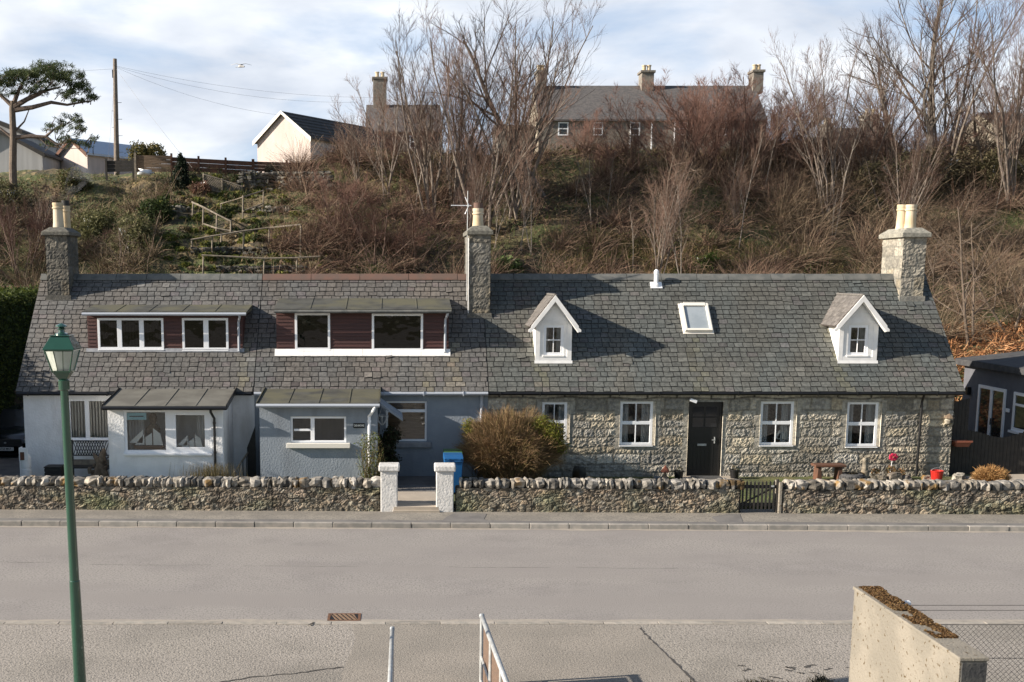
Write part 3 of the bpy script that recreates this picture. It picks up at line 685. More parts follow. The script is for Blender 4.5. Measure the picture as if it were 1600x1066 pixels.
d1 = flat_dormer(rw, 137, 379, 548, 491, 128, 386, 480, [(153,256,497,546,[(.295,.365,.05,.95),(.63,.70,.05,.95)]), (285,357,497,547,[(.46,.57,.05,.95)])], 'greypl', .07, 1)
d2 = flat_dormer(rb, 432, 701, 549, 487, 428, 706, 470, [(461,516,489,547,[]), (581,661,490,548,[])], 'ridge', .19, 2)

# --- white gabled dormers
def gable_dormer(parent, pxl, pxr, side):
    y = RP((pxl+pxr)/2, 566).y; x0, x1 = X(pxl,y,530), X(pxr,y,530); xm = (x0+x1)/2; zb = rz(y); ze = Zp(503, y); zp_ = ze + (Zp(464,y)-Zp(503,y))*.93
    wx0, wx1, wz0, wz1 = xm-.28, xm+.28, Zp(555,y), Zp(508,y)
    w = MB(); flat_wall(w, x0, x1, zb-.04, ze, y, .08, [(wx0, wx1, wz0, wz1)])
    w.prism([(x0, y+.001, ze), (x1, y+.001, ze), (xm, y+.001, zp_-.02)], (0, .08, 0))
    for k in range(5): zz_ = ze+.04+k*.11; hw = (x1-x0)/2*(1-(zz_-ze)/(zp_-ze))-.10; hw > .05 and w.box(xm-hw, xm+hw, y-.012, y, zz_, zz_+.085)
    w.box(x0+.10, x1-.10, y-.02, y, ze-.04, ze+.02)
    w.box(x0-.006, x0+.12, y-.018, y, zb, ze-.05); w.box(x1-.12, x1+.006, y-.018, y, zb, ze-.05); w.box(x0+.12, x1-.12, y-.016, y, zb+.0, wz0-.04)
    yb = (ze-RB)/RA
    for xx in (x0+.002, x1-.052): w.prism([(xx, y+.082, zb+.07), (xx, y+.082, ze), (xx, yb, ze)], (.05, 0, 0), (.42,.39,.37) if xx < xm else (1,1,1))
    dd = w.build('dormer', M['wpaint'], parent)
    ov = .15; sl = (zp_-ze)/((x1-x0)/2); yf = y-.20; r_ = MB(); rr = random.Random(side)
    hw = (x1-x0)/2+ov
    for sg in (-1, 1):
        e = Vector((xm+sg*hw, 0, zp_+.03-sl*hw)); p = Vector((xm, 0, zp_+.03)); nn = Vector((sg*sl, 0, 1)).normalized()*.06
        ybe = (e.z-RB)/RA+.05; ybp = (p.z-RB)/RA+.05
        q = [Vector((e.x, yf, e.z)), Vector((p.x, yf, p.z)), Vector((p.x, ybp, p.z)), Vector((e.x, ybe, e.z))]
        r_.add(q+[a+nn for a in q], [(0,1,2,3),(7,6,5,4),(0,4,5,1),(1,5,6,2),(2,6,7,3),(3,7,4,0)], (.13,.11,.10))
        u = Vector((0, sg, 0)); v = (p-e).normalized(); LN = (p-e).length
        o = Vector((e.x, yf if sg > 0 else ybe, e.z)) + nn
        # lay slates on the slope
        o = Vector((e.x, yf, e.z)) + nn*1.02; nrm = nn.normalized(); h = 0
        while h < LN-.03:
            yy = yf; h1 = min(h+.17, LN)
            lim = ybe+(ybp-ybe)*h/LN
            while yy < lim:
                wd = rr.uniform(.16,.26); y2 = min(yy+wd, lim); g = rr.uniform(.8,1.25); a_ = o+v*h; b2 = o+v*h1
                r_.quad(Vector((a_.x, yy+.004, a_.z))+nrm*.014, Vector((a_.x, y2-.004, a_.z))+nrm*.014, Vector((b2.x, y2-.004, b2.z))+nrm*.002, Vector((b2.x, yy+.004, b2.z))+nrm*.002, (.135*g,.124*g,.116*g)); yy = y2
            h += .16
    r_.tube([(xm, yf, zp_+.10), (xm, (zp_+.1-RB)/RA, zp_+.10)], .04, 8, (.14,.13,.12))
    r_.build('dormer_roof', M['slate'], dd)
    bg_ = MB()
    for sg in (-1, 1):
        e = Vector((xm+sg*(hw+.01), yf-.035, zp_+.03-sl*(hw+.01))); p = Vector((xm, yf-.035, zp_+.03)); up = Vector((0,0,.07)); dn = Vector((0,0,-.11))
        bg_.prism([e+dn, p+dn, p+up, e+up*.9], (0, .035+.0008*sg, 0))
        bg_.prism([e+dn*.8+Vector((0,.05,0)), p+dn*.8+Vector((0,.05,0)), p+dn*.8+Vector((0,.16,-.03)), e+dn*.8+Vector((0,.16,-.03))], (0,0,-.012+.0007*sg))
        bg_.prism([e+Vector((0,0,-.1)), e+Vector((sg*.07,0,-.10)), e+Vector((sg*.07,0,-.04)), e+Vector((0,0,.02))], (0,.05,0))
    bg_.build('bargeboard', M['wpaint'], dd)
    window(dd, wx0, wx1, wz0, wz1, y+.02, [(.485,.515,.08,.92),(.08,.92,.485,.515)], .075, (.03,.05,.05,'wpaint'), 'curtains', nested=False)
    f = MB(); o = Vector((x0-.03, y, zb)); p1 = Vector((x1+.03, y, zb)); n_ = SN*.03
    f.add([o-SV*.07+n_, p1-SV*.07+n_, p1+n_+Vector((0,-.03,.03)), o+n_+Vector((0,-.03,.03)), o-SV*.07, p1-SV*.07], [(0,1,2,3),(4,5,1,0)]); f.build('flashing', M['wpaint'], dd)
    return dd
gable_dormer(rs, 837, 893, 1); gable_dormer(rs, 1311, 1371, 2)
# --- skylight, vent pipe
def tilted(px0, px1, py0, py1, lift):
    a = RP((px0+px1)/2, py1); b_ = RP((px0+px1)/2, py0); c = (a+b_)/2; return c, X(px1,a.y,500)-X(px0,a.y,500), (b_-a).length
c, W_, H_ = tilted(1064, 1107, 478, 520, 0); c.x = X(1087, c.y, 500)
Mx = Matrix((( 1,0,0),(0,SV.y,SN.y),(0,SV.z,SN.z)))
s = MB(); fw = .075
for (dx, dy, hx, hy) in ((-W_/2+fw/2,0,fw/2,H_/2),(W_/2-fw/2,0,fw/2,H_/2),(0,-H_/2+fw/2,W_/2-fw,fw/2),(0,H_/2-fw/2-.01,W_/2-fw,fw/2+.02)):
    s.obox(c+Vector((dx,0,0))+SV*dy+SN*.07, hx, hy, .055 if dy <= 0 else .065, Mx)
s.obox(c+SN*.02, W_/2+.05, H_/2+.06, .01, Mx)
sk = s.build('skylight', M['ivory'], rs, bevel=.008)
s = MB(); s.obox(c+SN*.075, W_/2-fw-.001, H_/2-fw, .006, Mx); s.build('window_pane', mat('roof window painted sky', (.33,.37,.40), .12, (.28,.32,.35), 3), sk)  # opaque blue grey pane colour in place of the sky's reflection
p = RP(1025, 447); s = MB(); zt = Zp(421, p.y); s.lathe((p.x, p.y, p.z-.05), [(.10,0),(.10,.10),(.065,.14),(.065,zt-p.z-.1),(.075,zt-p.z-.08),(.075,zt-p.z),(.03,zt-p.z+.05)], 14); s.obox(p+SN*.03, .17, .12, .012, Mx)
s.build('vent_pipe', M['upvc'], rs)
# --- lean-to porches
def porch(parent, px0, px1, py_eave, rpx0, rpx1, wmat, rmat, wins, gut, y=31.0):
    x0, x1 = X(px0,y,680), X(px1,y,680); ze = Zp(py_eave, y-.2); zt = 2.66; y1 = HY-.03
    hs_ = [(X(a,y,680), X(b_,y,680), Zp(d,y), Zp(c,y)) for (a,b_,c,d) in wins]
    w = MB(); flat_wall(w, x0, x1, .1, ze, y, .2, hs_)
    for xx in (x0+.002, x1-.202): w.prism([(xx, y+.202, .1), (xx, y1, .1), (xx, y1, zt-.02), (xx, y+.202, ze+.02)], (.2, 0, 0))
    po = w.build('porch', M[wmat], parent, bevel=.01)
    a, b_ = X(rpx0, y-.2, 636), X(rpx1, y-.2, 636); s = MB(); yf = y-.22
    s.prism([(a, yf, ze-.0), (a, yf, ze+.05), (a, y1+.05, zt+.07), (a, y1+.05, zt+.01)], (b_-a, 0, 0)); n = 4
    for i in range(1, n): xx = a+(b_-a)*i/n; s.prism([(xx, yf+.01, ze+.051), (xx, yf+.01, ze+.062), (xx, y1, zt+.08), (xx, y1, zt+.069)], (.03, 0, 0))
    s.build('porch_roof', M[rmat], po, bevel=.01)
    for xx in (a-.03, b_+.004): s = MB(); s.prism([(xx, yf, ze-.06), (xx, yf, ze+.08), (xx, y1, zt+.10), (xx, y1, zt-.02)], (.026, 0, 0)); s.build('fascia', M['blackpl'] if gut == 'blackpl' else M['felt'], po)
    s = MB(); s.tube([(a-.02, yf-.055, ze-.01), (b_+.02, yf-.055, ze-.01)], .05, 8); s.build('gutter', M[gut], po)
    return po, hs_, (a, b_, yf, ze)
p1, h1, e1 = porch(tw, 169, 349, 637, 161, 353, 'roughcast', 'pfelt', [(194,330,640,708)], 'blackpl')
h = h1[0]
window(p1, h[0], h[1], h[2], h[3], 31.02, [(.475,.56,.03,.97),(.56,.975,.03,.13),(.56,.975,.87,.97),(.56,.595,.13,.87),(.925,.975,.13,.87)], .075, (.02,.06,.09,'upvc'), None, nested=False)
g = MB(); g.box(h[0]+.02, h[1]-.02, 31.1, 31.55, h[2]-.06, h[2]-.02); g.build('window_shelf', M['upvc'], p1)
g = MB()
for i in range(9): g.quad((h[0]+.02+i*.045, 31.5+(i%2)*.04, h[2]), (h[0]+.065+i*.045, 31.5+((i+1)%2)*.04, h[2]), (h[0]+.065+i*.045, 31.5+((i+1)%2)*.04, h[3]), (h[0]+.02+i*.045, 31.5+(i%2)*.04, h[3]))
g.build('curtain', M['curtain'], p1); g = MB()
for i in range(8): g.quad((h[1]-.45+i*.045, 31.5+(i%2)*.04, h[2]), (h[1]-.405+i*.045, 31.5+((i+1)%2)*.04, h[2]), (h[1]-.405+i*.045, 31.5+((i+1)%2)*.04, h[3]), (h[1]-.45+i*.045, 31.5+(i%2)*.04, h[3]))
g.build('curtain', M['curtain'], p1)
dx = X(335, 30.9, 680); downpipe(p1, [(X(329,30.75,640), 30.74, e1[3]-.03), (X(329,30.75,640), 30.76, e1[3]-.12), (dx, 30.93, e1[3]-.3), (dx, 30.93, .3)], 'blackpl')
p2, h2, e2 = porch(tb, 406, 590, 633, 402, 592, 'bluewall', 'felt', [(454,541,651,692)], 'greypl')
h = h2[0]
window(p2, h[0], h[1], h[2], h[3], 31.04, [(.36,.43,.05,.95),(.06,.37,.44,.52)], .055, (.10,.13,.16,'ivory'), None, nested=False)
dx = X(577, 30.9, 680); g = downpipe(p2, [(X(586,30.75,640), 30.72, e2[3]-.03), (X(583,30.75,640), 30.74, e2[3]-.14), (dx, 30.92, e2[3]-.32), (dx, 30.92, .3)], 'upvc', .042)
g = MB(); xw = X(590, 31.2, 640)+.01
g.prism([(xw, 31.35, 2.52), (xw, 31.35, 2.44), (xw+.66, 31.35, 1.98), (xw+.66, 31.35, 2.06)], (0, 1.3, 0)); g.build('door_hood', M['bluewall'], p2, bevel=.01)
g = MB(); g.box(xw-.002, xw+.05, 31.5, 32.4, .22, 2.1); g.build('door', M['carp'], p2)
# name plate with painted word
nx_, nz_ = X(561, 31, 665), Zp(665, 31)
t = thing('name_plate', (nx_, 30.99, nz_), 'small black name plate with white lettering beside the rose on the blue porch', 'sign')
g = MB(); g.box(nx_-.15, nx_+.15, 30.975, 30.995, nz_-.065, nz_+.065); g.build('board', M['ink'], t)
def text(s_, loc, size, m, parent, rot=(R(90),0,0), name='lettering', sx=1.0):
    cu = bpy.data.curves.new(name, 'FONT'); cu.body = s_; cu.size = size; cu.align_x = 'CENTER'; cu.align_y = 'CENTER'; cu.offset = .0015
    o = bpy.data.objects.new('tmp', cu); sc.collection.objects.link(o); dg = bpy.context.evaluated_depsgraph_get(); me = bpy.data.meshes.new_from_object(o.evaluated_get(dg))
    sc.collection.objects.unlink(o); bpy.data.objects.remove(o)
    me.transform(Matrix.Translation(Vector(loc)) @ Matrix.Rotation(rot[2], 4, 'Z') @ Matrix.Rotation(rot[0], 4, 'X') @ Matrix.Diagonal((sx, 1, 1, 1))); me.materials.clear()
    return finish(name, me, m, parent)
text('DENMORE', (nx_, 30.970, nz_), .075, M['inkw'], t, sx=.75)
# ------------------------------------------------------------------ boundary wall, piers, gates
rng = random.Random(21)
def boundary(px0, px1, label, sid, x0=None, x1=None):
    x0 = X(px0, WY, 770) if x0 is None else x0; x1 = X(px1, WY, 770) if x1 is None else x1
    t = thing('stone_wall', ((x0+x1)/2, WY+.2, .1), label, 'wall'); b = MB(); zt = .69
    d = rub_disp(7.5, 12.5, .042, sid)
    stone_grid(b, x0, x1, .06, zt, lambda u, q, e: (u, WY-e, q), d, .026)
    stone_grid(b, x0, x1, .06, zt, lambda u, q, e: (u, WY+.38+e, q), rub_disp(4, 6, .05, sid+1), .09)
    b.box(x0+.01, x1-.01, WY+.02, WY+.36, .05, zt-.01, (.2,.19,.17))
    for xx, sg in ((x0, -1), (x1, 1)): stone_grid(b, WY-.01, WY+.39, .06, zt, lambda u, q, e: (xx+sg*e*.5, u, q), rub_disp(4, 6, .04, sid+2), .05)
    b.build('rubble_wall', M['rubble'], t, smooth=False)
    c = MB(); x = x0+.08
    while x < x1-.05:
        w = rng.choice((rng.uniform(.08,.16), rng.uniform(.14,.32))); g = rng.uniform(.18, .52); wm_ = rng.random(); col = (g, g*(.96-.06*wm_), g*(.92-.15*wm_))
        if rng.random() < .12: col = (g*.6, g*.58, g*.55)
        Mt = Matrix.Rotation(rng.uniform(-.16,.16), 3, 'Y') @ Matrix.Rotation(rng.uniform(-.15,.15), 3, 'Z')
        c.rock((x+w/2, WY+.19+rng.uniform(-.02,.02), zt+.09+rng.uniform(-.012,.012)), w*.62, .27, rng.uniform(.115,.135), rng, col, .20, Mt); x += w*.96
    c.build('coping_stones', M['cope'], t)
    return t
boundary(0, 592, 'rubble stone boundary wall in front of the two left porches, left of the white piers', 1, x0=-22)
boundary(712, 1151, 'rubble stone boundary wall between the right white pier and the black garden gate', 4)
boundary(1219, 0, 'rubble stone boundary wall running right from the black garden gate', 7, x1=28)
def pier(px0, px1, label):
    x0, x1 = X(px0, WY-.1, 770), X(px1, WY-.1, 770); t = thing('gate_pier', ((x0+x1)/2, WY+.1, .1), label, 'gate pier', 'white piers either side of the path')
    b = MB(); b.box(x0+.03, x1-.03, WY-.07, WY+.40, .08, 1.10); b.build('pier', M['pier'], t, bevel=.02)
    b = MB(); b.box(x0-.02, x1+.02, WY-.12, WY+.45, 1.101, 1.25); b.build('pier_cap', M['pier'], t, bevel=.03)
pier(592, 622, 'white rendered gate pier left of the concrete path'); pier(679, 710, 'white rendered gate pier right of the concrete path, beside the blue bin')
# black picket gate
x0, x1 = X(1155, WY, 770), X(1209, WY, 770)
t = thing('garden_gate', ((x0+x1)/2, WY+.1, .1), 'black wooden picket gate between the two stretches of stone wall', 'gate')
b = MB(); n = 9; w = (x1-x0)/n
for i in range(n):
    a = x0+i*w+.02; hh = .86 - .08*math.cos((i+.5-n/2)/n*3.1)*0 + .06*abs(i+.5-n/2)/n
    b.prism([(a, WY+.05, .18), (a+w-.05, WY+.05, .18), (a+w-.05, WY+.05, hh-.03), (a+(w-.05)/2, WY+.05, hh+.02), (a, WY+.05, hh-.03)], (0,.02,0))
b.build('pickets', M['blackwood'], t)
b = MB()
for z in (.26, .70): b.box(x0, x1, WY+.072, WY+.11, z, z+.08)
b.build('rails', M['blackwood'], t)
b = MB(); b.prism([(x0+.05, WY+.073, .34), (x0+.13, WY+.073, .34), (x1-.05, WY+.073, .70), (x1-.13, WY+.073, .70)], (0,.03,0)); b.build('brace', M['blackwood'], t)
b = MB(); b.box(x1-.12, x1-.06, WY+.03, WY+.05, .74, .78); b.build('latch', M['galv'], t)
for a, lb in ((X(1152, WY, 770), None), (X(1211, WY, 770), None)): pass
b = MB(); b.box(x0-.055, x0-.01, WY+.03, WY+.12, .08, .95); b.build('gate_post', M['blackwood'], t); b = MB(); b.box(x1+.01, x1+.055, WY+.03, WY+.12, .08, .92); b.build('gate_post', M['blackwood'], t)
a = X(1214, WY, 770); b = MB(); b.box(a-.03, a+.055, WY-.03, WY+.40, .08, .86); tag(b.build('wall_end', M['cream'], bevel=.02), 'narrow cream rendered end of the wall at the right of the black gate', 'wall end')
# ------------------------------------------------------------------ garden things
def T2(px, py, Y=None, Z=.18):
    return G(px, py, Z)
def leafcloud(centers, n, size, cols, seed, squash=1.0, shell=.5, elong=1.6):
    r = np.random.default_rng(seed); C = np.array([c[:3] for c in centers], float); Rr = np.array([c[3] if not isinstance(c[3], tuple) else c[3] for c in centers], float)
    if Rr.ndim == 1: Rr = np.stack([Rr, Rr, Rr*squash], 1)
    vol = Rr.prod(1)**(2/3); idx = r.choice(len(C), n, p=vol/vol.sum()); d = r.normal(size=(n, 3)); d /= np.linalg.norm(d, axis=1, keepdims=True)
    rad = r.uniform(shell, 1.0, n)**.6 * (1+.15*r.normal(size=n)); p = C[idx] + d*Rr[idx]*rad[:, None]
    a = r.normal(size=(n, 3)); a /= np.linalg.norm(a, axis=1, keepdims=True); b_ = np.cross(a, r.normal(size=(n, 3))); b_ /= np.linalg.norm(b_, axis=1, keepdims=True)
    s = (size*r.uniform(.6, 1.4, n))[:, None]; V = np.stack([p-a*s*elong, p-b_*s*.6, p+a*s*elong, p+b_*s*.6], 1)
    cols = np.array(cols); c = cols[r.integers(0, len(cols), n)]*r.uniform(.7, 1.3, (n, 1)); return V, c
def twigs(n, seed, base, spread, tip, cols, w=.008, droop=0.0, segs=3, wob=.12):
    """base(r,n)->(n,3) roots, tip(r,n,roots)->(n,3); flat ribbons"""
    r = np.random.default_rng(seed); b0 = base(r, n); t0 = tip(r, n, b0); mid = (b0+t0)/2 + r.normal(size=(n, 3))*wob*np.linalg.norm(t0-b0, axis=1, keepdims=True) + np.array([0, 0, .12])*np.linalg.norm(t0-b0, axis=1, keepdims=True)*(1 if droop >= 0 else -1)
    ts_ = np.linspace(0, 1, segs+1); pts = np.stack([(1-t)**2*b0+2*t*(1-t)*mid+t*t*t0 for t in ts_], 1)
    side = np.cross(t0-b0, r.normal(size=(n, 3))); side /= np.linalg.norm(side, axis=1, keepdims=True)+1e-9
    ws = w*np.linspace(1, .35, segs+1); V = []
    for i in range(segs): V.append(np.stack([pts[:, i]-side*ws[i], pts[:, i]+side*ws[i], pts[:, i+1]+side*ws[i+1], pts[:, i+1]-side*ws[i+1]], 1))
    c = np.array(cols)[r.integers(0, len(cols), n)]*r.uniform(.65, 1.35, (n, 1)); return np.concatenate(V), np.tile(c, (segs, 1))
def ball_bush(name, c, rx, ry, rz_, n, cols, label, cat, w=.006, seed=1, leaves=None, roots=.2, group=None):
    t = thing(name, (c[0], c[1], c[2]), label, cat, group); c = np.array(c, float)
    def base(r, n): return c + np.stack([r.normal(size=n)*rx*roots, r.normal(size=n)*ry*roots, np.zeros(n)+.02], 1)
    def tip(r, n, b0):
        d = r.normal(size=(n, 3)); d /= np.linalg.norm(d, axis=1, keepdims=True); d[:, 2] = np.abs(d[:, 2])*1.0 - .25*r.random(n)
        k = (.72+.30*r.random(n)**.5)[:, None]; lump = 1+.13*np.sin(d[:, :1]*7+seed)*np.cos(d[:, 1:2]*6)+.07*np.sin(d[:, 2:]*17+d[:, :1]*13); return c + np.array([0, 0, rz_*.45]) + d*np.array([rx, ry, rz_*.58])*k*lump
    V, cc = twigs(n, seed, base, 0, tip, cols, w, segs=3, wob=.10)
    # finer tips near the surface
    def base2(r, n): return tip(r, n, None)*.93+c*.07
    def tip2(r, n, b0): v = b0-c-np.array([0,0,rz_*.3]); v /= np.linalg.norm(v, axis=1, keepdims=True); return b0+v*.12*max(rx,.3)+r.normal(size=(n,3))*.055*max(rx,.3)
    V2, c2 = twigs(n, seed+1, base2, 0, tip2, cols, w*.7, segs=1, wob=0)
    np_mesh('branches', np.concatenate([V, V2]), 4, np.concatenate([cc, c2]), M['twig'], t)
    if leaves:
        Vl, cl_ = leafcloud(*leaves); np_mesh('leaves', Vl, 4, cl_, M['leaf'], t)
    return t
by = 31.75; bx = X(797, by, 700)
GRN = [(.14,.16,.025),(.22,.22,.035),(.10,.10,.025),(.20,.15,.05)]
ball_bush('garden_bush', (bx, by, .18), 1.40, 1.05, 2.08, 16000, [(.24,.15,.08),(.18,.11,.06),(.31,.21,.11),(.11,.075,.045),(.19,.15,.06)], 'big round bare brown bush with yellow green tufts behind the boundary wall', 'bush', .0055, 5,
    ([(X(737,by,665), by+.3, Zp(670,by), .26),(X(738,by,690), by+.4, Zp(685,by), .22),(X(858,by,665), by-.45, Zp(672,by), .36),(X(843,by,655), by-.35, Zp(662,by), .28),(X(868,by,700), by-.4, Zp(690,by), .32)], 5200, .017, GRN, 6, 1, .1, 2.6))
# small orange shrub, far right
q = P(1549, 740, 31.3); ball_bush('small_shrub', (q.x, 31.3, .18), .48, .45, .62, 2600, [(.36,.20,.08),(.28,.15,.06),(.42,.26,.11)], 'small round orange brown shrub at the edge of the right drive', 'shrub', .006, 8)
# rose against blue porch
rx_, ry_ = X(583, 30.7, 700), 30.6
t = ball_bush('climbing_rose', (rx_-.05, ry_, .18), .42, .22, 1.7, 150, [(.16,.12,.05),(.10,.13,.04),(.22,.17,.08)], 'straggly climbing rose beside the white downpipe of the blue porch', 'rose', .007, 12,
    ([(rx_-.15, ry_, 1.5, .28),(rx_-.05, ry_, 1.1, .30),(rx_+.05, ry_, 1.65, .18),(rx_-.2, ry_, .7, .2)], 620, .022, [(.10,.12,.03),(.16,.16,.05),(.06,.08,.02)], 13, 1, .2))
V, c_ = leafcloud([(X(605,31.6,700), 31.6, .9, .34),(X(600,31.6,700), 31.6, 1.3, .32),(X(612,31.6,700), 31.6, 1.55, .26),(X(600,31.6,700), 31.6, .5, .3)], 3200, .035, [(.035,.045,.018),(.055,.04,.025),(.025,.03,.015)], 15, 1, .1)
tag(np_mesh('evergreen_shrub', V, 4, c_, M['leaf']), 'tall dark evergreen shrub in shade by the blue porch door, left of the path', 'shrub')
# hanging basket bracket
bx_, bz_ = X(597, 31.2, 650), Zp(645, 31.2)
t = thing('hanging_basket', (bx_, 31.2, bz_), 'empty wire hanging basket under the sloping hood of the blue porch', 'basket')
g = MB()
for k in range(8):
    a = k/8*6.283; g.tube([(bx_+.02*math.cos(a), 31.2+.02*math.sin(a), bz_-.33), (bx_+.14*math.cos(a), 31.2+.14*math.sin(a), bz_-.2), (bx_+.16*math.cos(a), 31.2+.16*math.sin(a), bz_-.08)], .008, 4)
g.tube([(bx_+.16*math.cos(k/12*6.283), 31.2+.16*math.sin(k/12*6.283), bz_-.08) for k in range(13)], .009, 4); g.build('basket', M['galv'], t)
g = MB(); [g.tube([(bx_+.16*math.cos(a), 31.2+.16*math.sin(a), bz_-.08), (bx_, 31.2, bz_+.16)], .004, 3) for a in (0, 2.1, 4.2)]; g.build('chains', M['galv'], t)
# wheelie bins
def bin_(px0, px1, pyt, Y, m, lid, label):
    x0, x1 = X(px0,Y,730), X(px1,Y,730); zt = Zp(pyt, Y); xm = (x0+x1)/2; w = (x1-x0)/2; t = thing('wheelie_bin', (xm, Y+.3, .19), label, 'wheelie bin')
    b = MB(); A = [(xm-w*.78, Y+.08, .26), (xm+w*.78, Y+.08, .26), (xm+w*.78, Y+.58, .26), (xm-w*.78, Y+.58, .26)]; B = [(xm-w*.95, Y, zt-.12), (xm+w*.95, Y, zt-.12), (xm+w*.95, Y+.68, zt-.12), (xm-w*.95, Y+.68, zt-.12)]
    b.add(A+B, [(0,3,2,1),(4,5,6,7),(0,1,5,4),(1,2,6,5),(2,3,7,6),(3,0,4,7)]); b.box(xm-w, xm+w, Y-.02, Y+.70, zt-.16, zt-.10); b.build('body', M[m], t, bevel=.015)
    b = MB(); b.prism([(xm-w, Y-.03, zt-.095), (xm-w, Y-.03, zt-.05), (xm-w, Y+.25, zt), (xm-w, Y+.68, zt), (xm-w, Y+.72, zt-.095)], (2*w, 0, 0)); b.build('lid', M[lid], t, bevel=.012)
    for s_ in (-1, 1): b = MB(); b.tube([(xm+s_*w*.8, Y+.6, .29), (xm+s_*w*.98, Y+.6, .29)], .10, 14); b.build('wheel', M['blackpl'], t)
    b = MB(); b.tube([(xm-w*.7, Y+.73, zt-.04), (xm+w*.7, Y+.73, zt-.04)], .018, 8); b.build('handle', M[m], t)
    for s_ in (-.55, .55): pass
    [MB().box(xm+s_*w*.45, xm+s_*w*.75, Y-.045, Y-.025, zt-.10, zt-.06).build('lid_grip', M[m], t) for s_ in (-1, 1)]
bin_(694, 724, 713, 30.1, 'blue', 'blue', 'bright blue wheelie bin beside the right white pier')
bin_(694, 723, 707, 31.0, 'blackpl', 'binlid', 'wheelie bin with a faded green lid just behind the blue bin')
# bench with lattice back
bx0, bx1, bY = X(106, 32.2, 700), X(170, 32.2, 700), 32.3
t = thing('garden_bench', ((bx0+bx1)/2, bY, .18), 'wooden bench with black iron lattice back under the left window', 'bench')
g = MB(); [g.box(bx0+.05, bx1-.05, bY-.30+k*.1, bY-.22+k*.1, .60, .63) for k in range(5)]; g.build('seat', M['blackwood'], t)
g = MB(); z0, z1 = Zp(713, bY), Zp(690, bY); g.box(bx0+.06, bx1-.06, bY+.2, bY+.23, z1-.03, z1); g.box(bx0+.06, bx1-.06, bY+.2, bY+.23, z0-.02, z0+.01); n = 7; w = (bx1-bx0-.12)/n
for k in range(n*2):
    for sg in (1, -1):
        a = bx0+.06+k*w/2; c = a+sg*w
        if bx0+.05 < c < bx1-.05: g.tube([(a, bY+.215, z0), (c, bY+.215, z1-.02)], .011, 4)
g.build('backrest', M['blackpl'], t)
for s_ in (0, 1):
    xx = bx0+.02 if s_ == 0 else bx1-.06; g = MB(); g.box(xx, xx+.04, bY-.32, bY-.27, .18, .86); g.box(xx, xx+.04, bY+.19, bY+.24, .18, z1+.02); g.box(xx-.005, xx+.045, bY-.34, bY+.19, .86, .90); g.box(xx, xx+.04, bY-.27, bY+.19, .55, .6); g.build('arm_frame', M['blackpl'], t)
g = MB(); g.box(bx0+.06, bx1-.06, bY+.19, bY+.21, .62, z0-.12, (1,1,1)); g.build('back_board', M['oldwood'], t)
# planter box left of bench, driftwood sculpture
x0, x1 = X(73, 31.9, 730), X(98, 31.9, 730); t = thing('planter_box', ((x0+x1)/2, 31.9, .18), 'dark square planter box left of the lattice bench', 'planter')
g = MB(); g.box(x0, x1, 31.7, 32.1, .18, .66); [g.box(x0-.01, x1+.01, 31.685, 31.70, .2+k*.12, .29+k*.12) for k in range(4)]; g.build('box', M['blackwood'], t, bevel=.02)
g = MB(); g.box(x0-.02, x1+.02, 31.67, 32.12, .665, .70); g.build('rim', M['blackwood'], t, bevel=.01)
sx = X(156, 31.6, 720); g = MB(); rr = random.Random(3)
g.tube([(sx-.30, 31.6, .16), (sx-.18, 31.62, .40), (sx-.05, 31.6, .52), (sx+.02, 31.63, .85), (sx+.10, 31.6, 1.10), (sx+.13, 31.6, 1.22)], [.10,.13,.14,.12,.08,.03], 8)
g.tube([(sx+.12, 31.65, .16), (sx+.10, 31.62, .5), (sx+.02, 31.6, .8), (sx-.12, 31.58, 1.0), (sx-.16, 31.58, 1.1)], [.12,.12,.09,.06,.02], 8)
g.tube([(sx-.32, 31.5, .2), (sx, 31.5, .30), (sx+.22, 31.55, .24)], [.05,.12,.06], 7)
for k in range(26): a = rr.uniform(-.3,.2); g.rock((sx+a, 31.56, .2+rr.uniform(0,.85)*(1-abs(a))), rr.uniform(.03,.08), .06, rr.uniform(.03,.08), rr, (1,1,1), .5)
tag(g.build('driftwood_sculpture', M['statue'], smooth=True), 'gnarled brown driftwood sculpture standing in front of the bench', 'sculpture')
# white water butt / gas bottle by corner
gx = X(39, 32.4, 700); t = thing('gas_bottle', (gx, 32.4, .18), 'white gas bottle stand at the left corner of the white cottage', 'gas bottle')
g = MB(); g.lathe((gx, 32.4, .2), [(.13,0),(.145,.03),(.145,.32),(.13,.34),(.13,.36),(.145,.38),(.145,.66),(.10,.74)], 16); g.build('bottle', M['wpaint'], t)
g = MB(); g.box(gx-.13, gx+.12, 32.24, 32.26, .78, 1.14); g.box(gx-.13, gx-.10, 32.26, 32.5, .2, 1.14); g.build('housing', M['wpaint'], t, bevel=.01)
g = MB(); g.box(gx-.09, gx+.02, 32.22, 32.239, .80, 1.02); g.build('label_panel', M['redwood'], t)
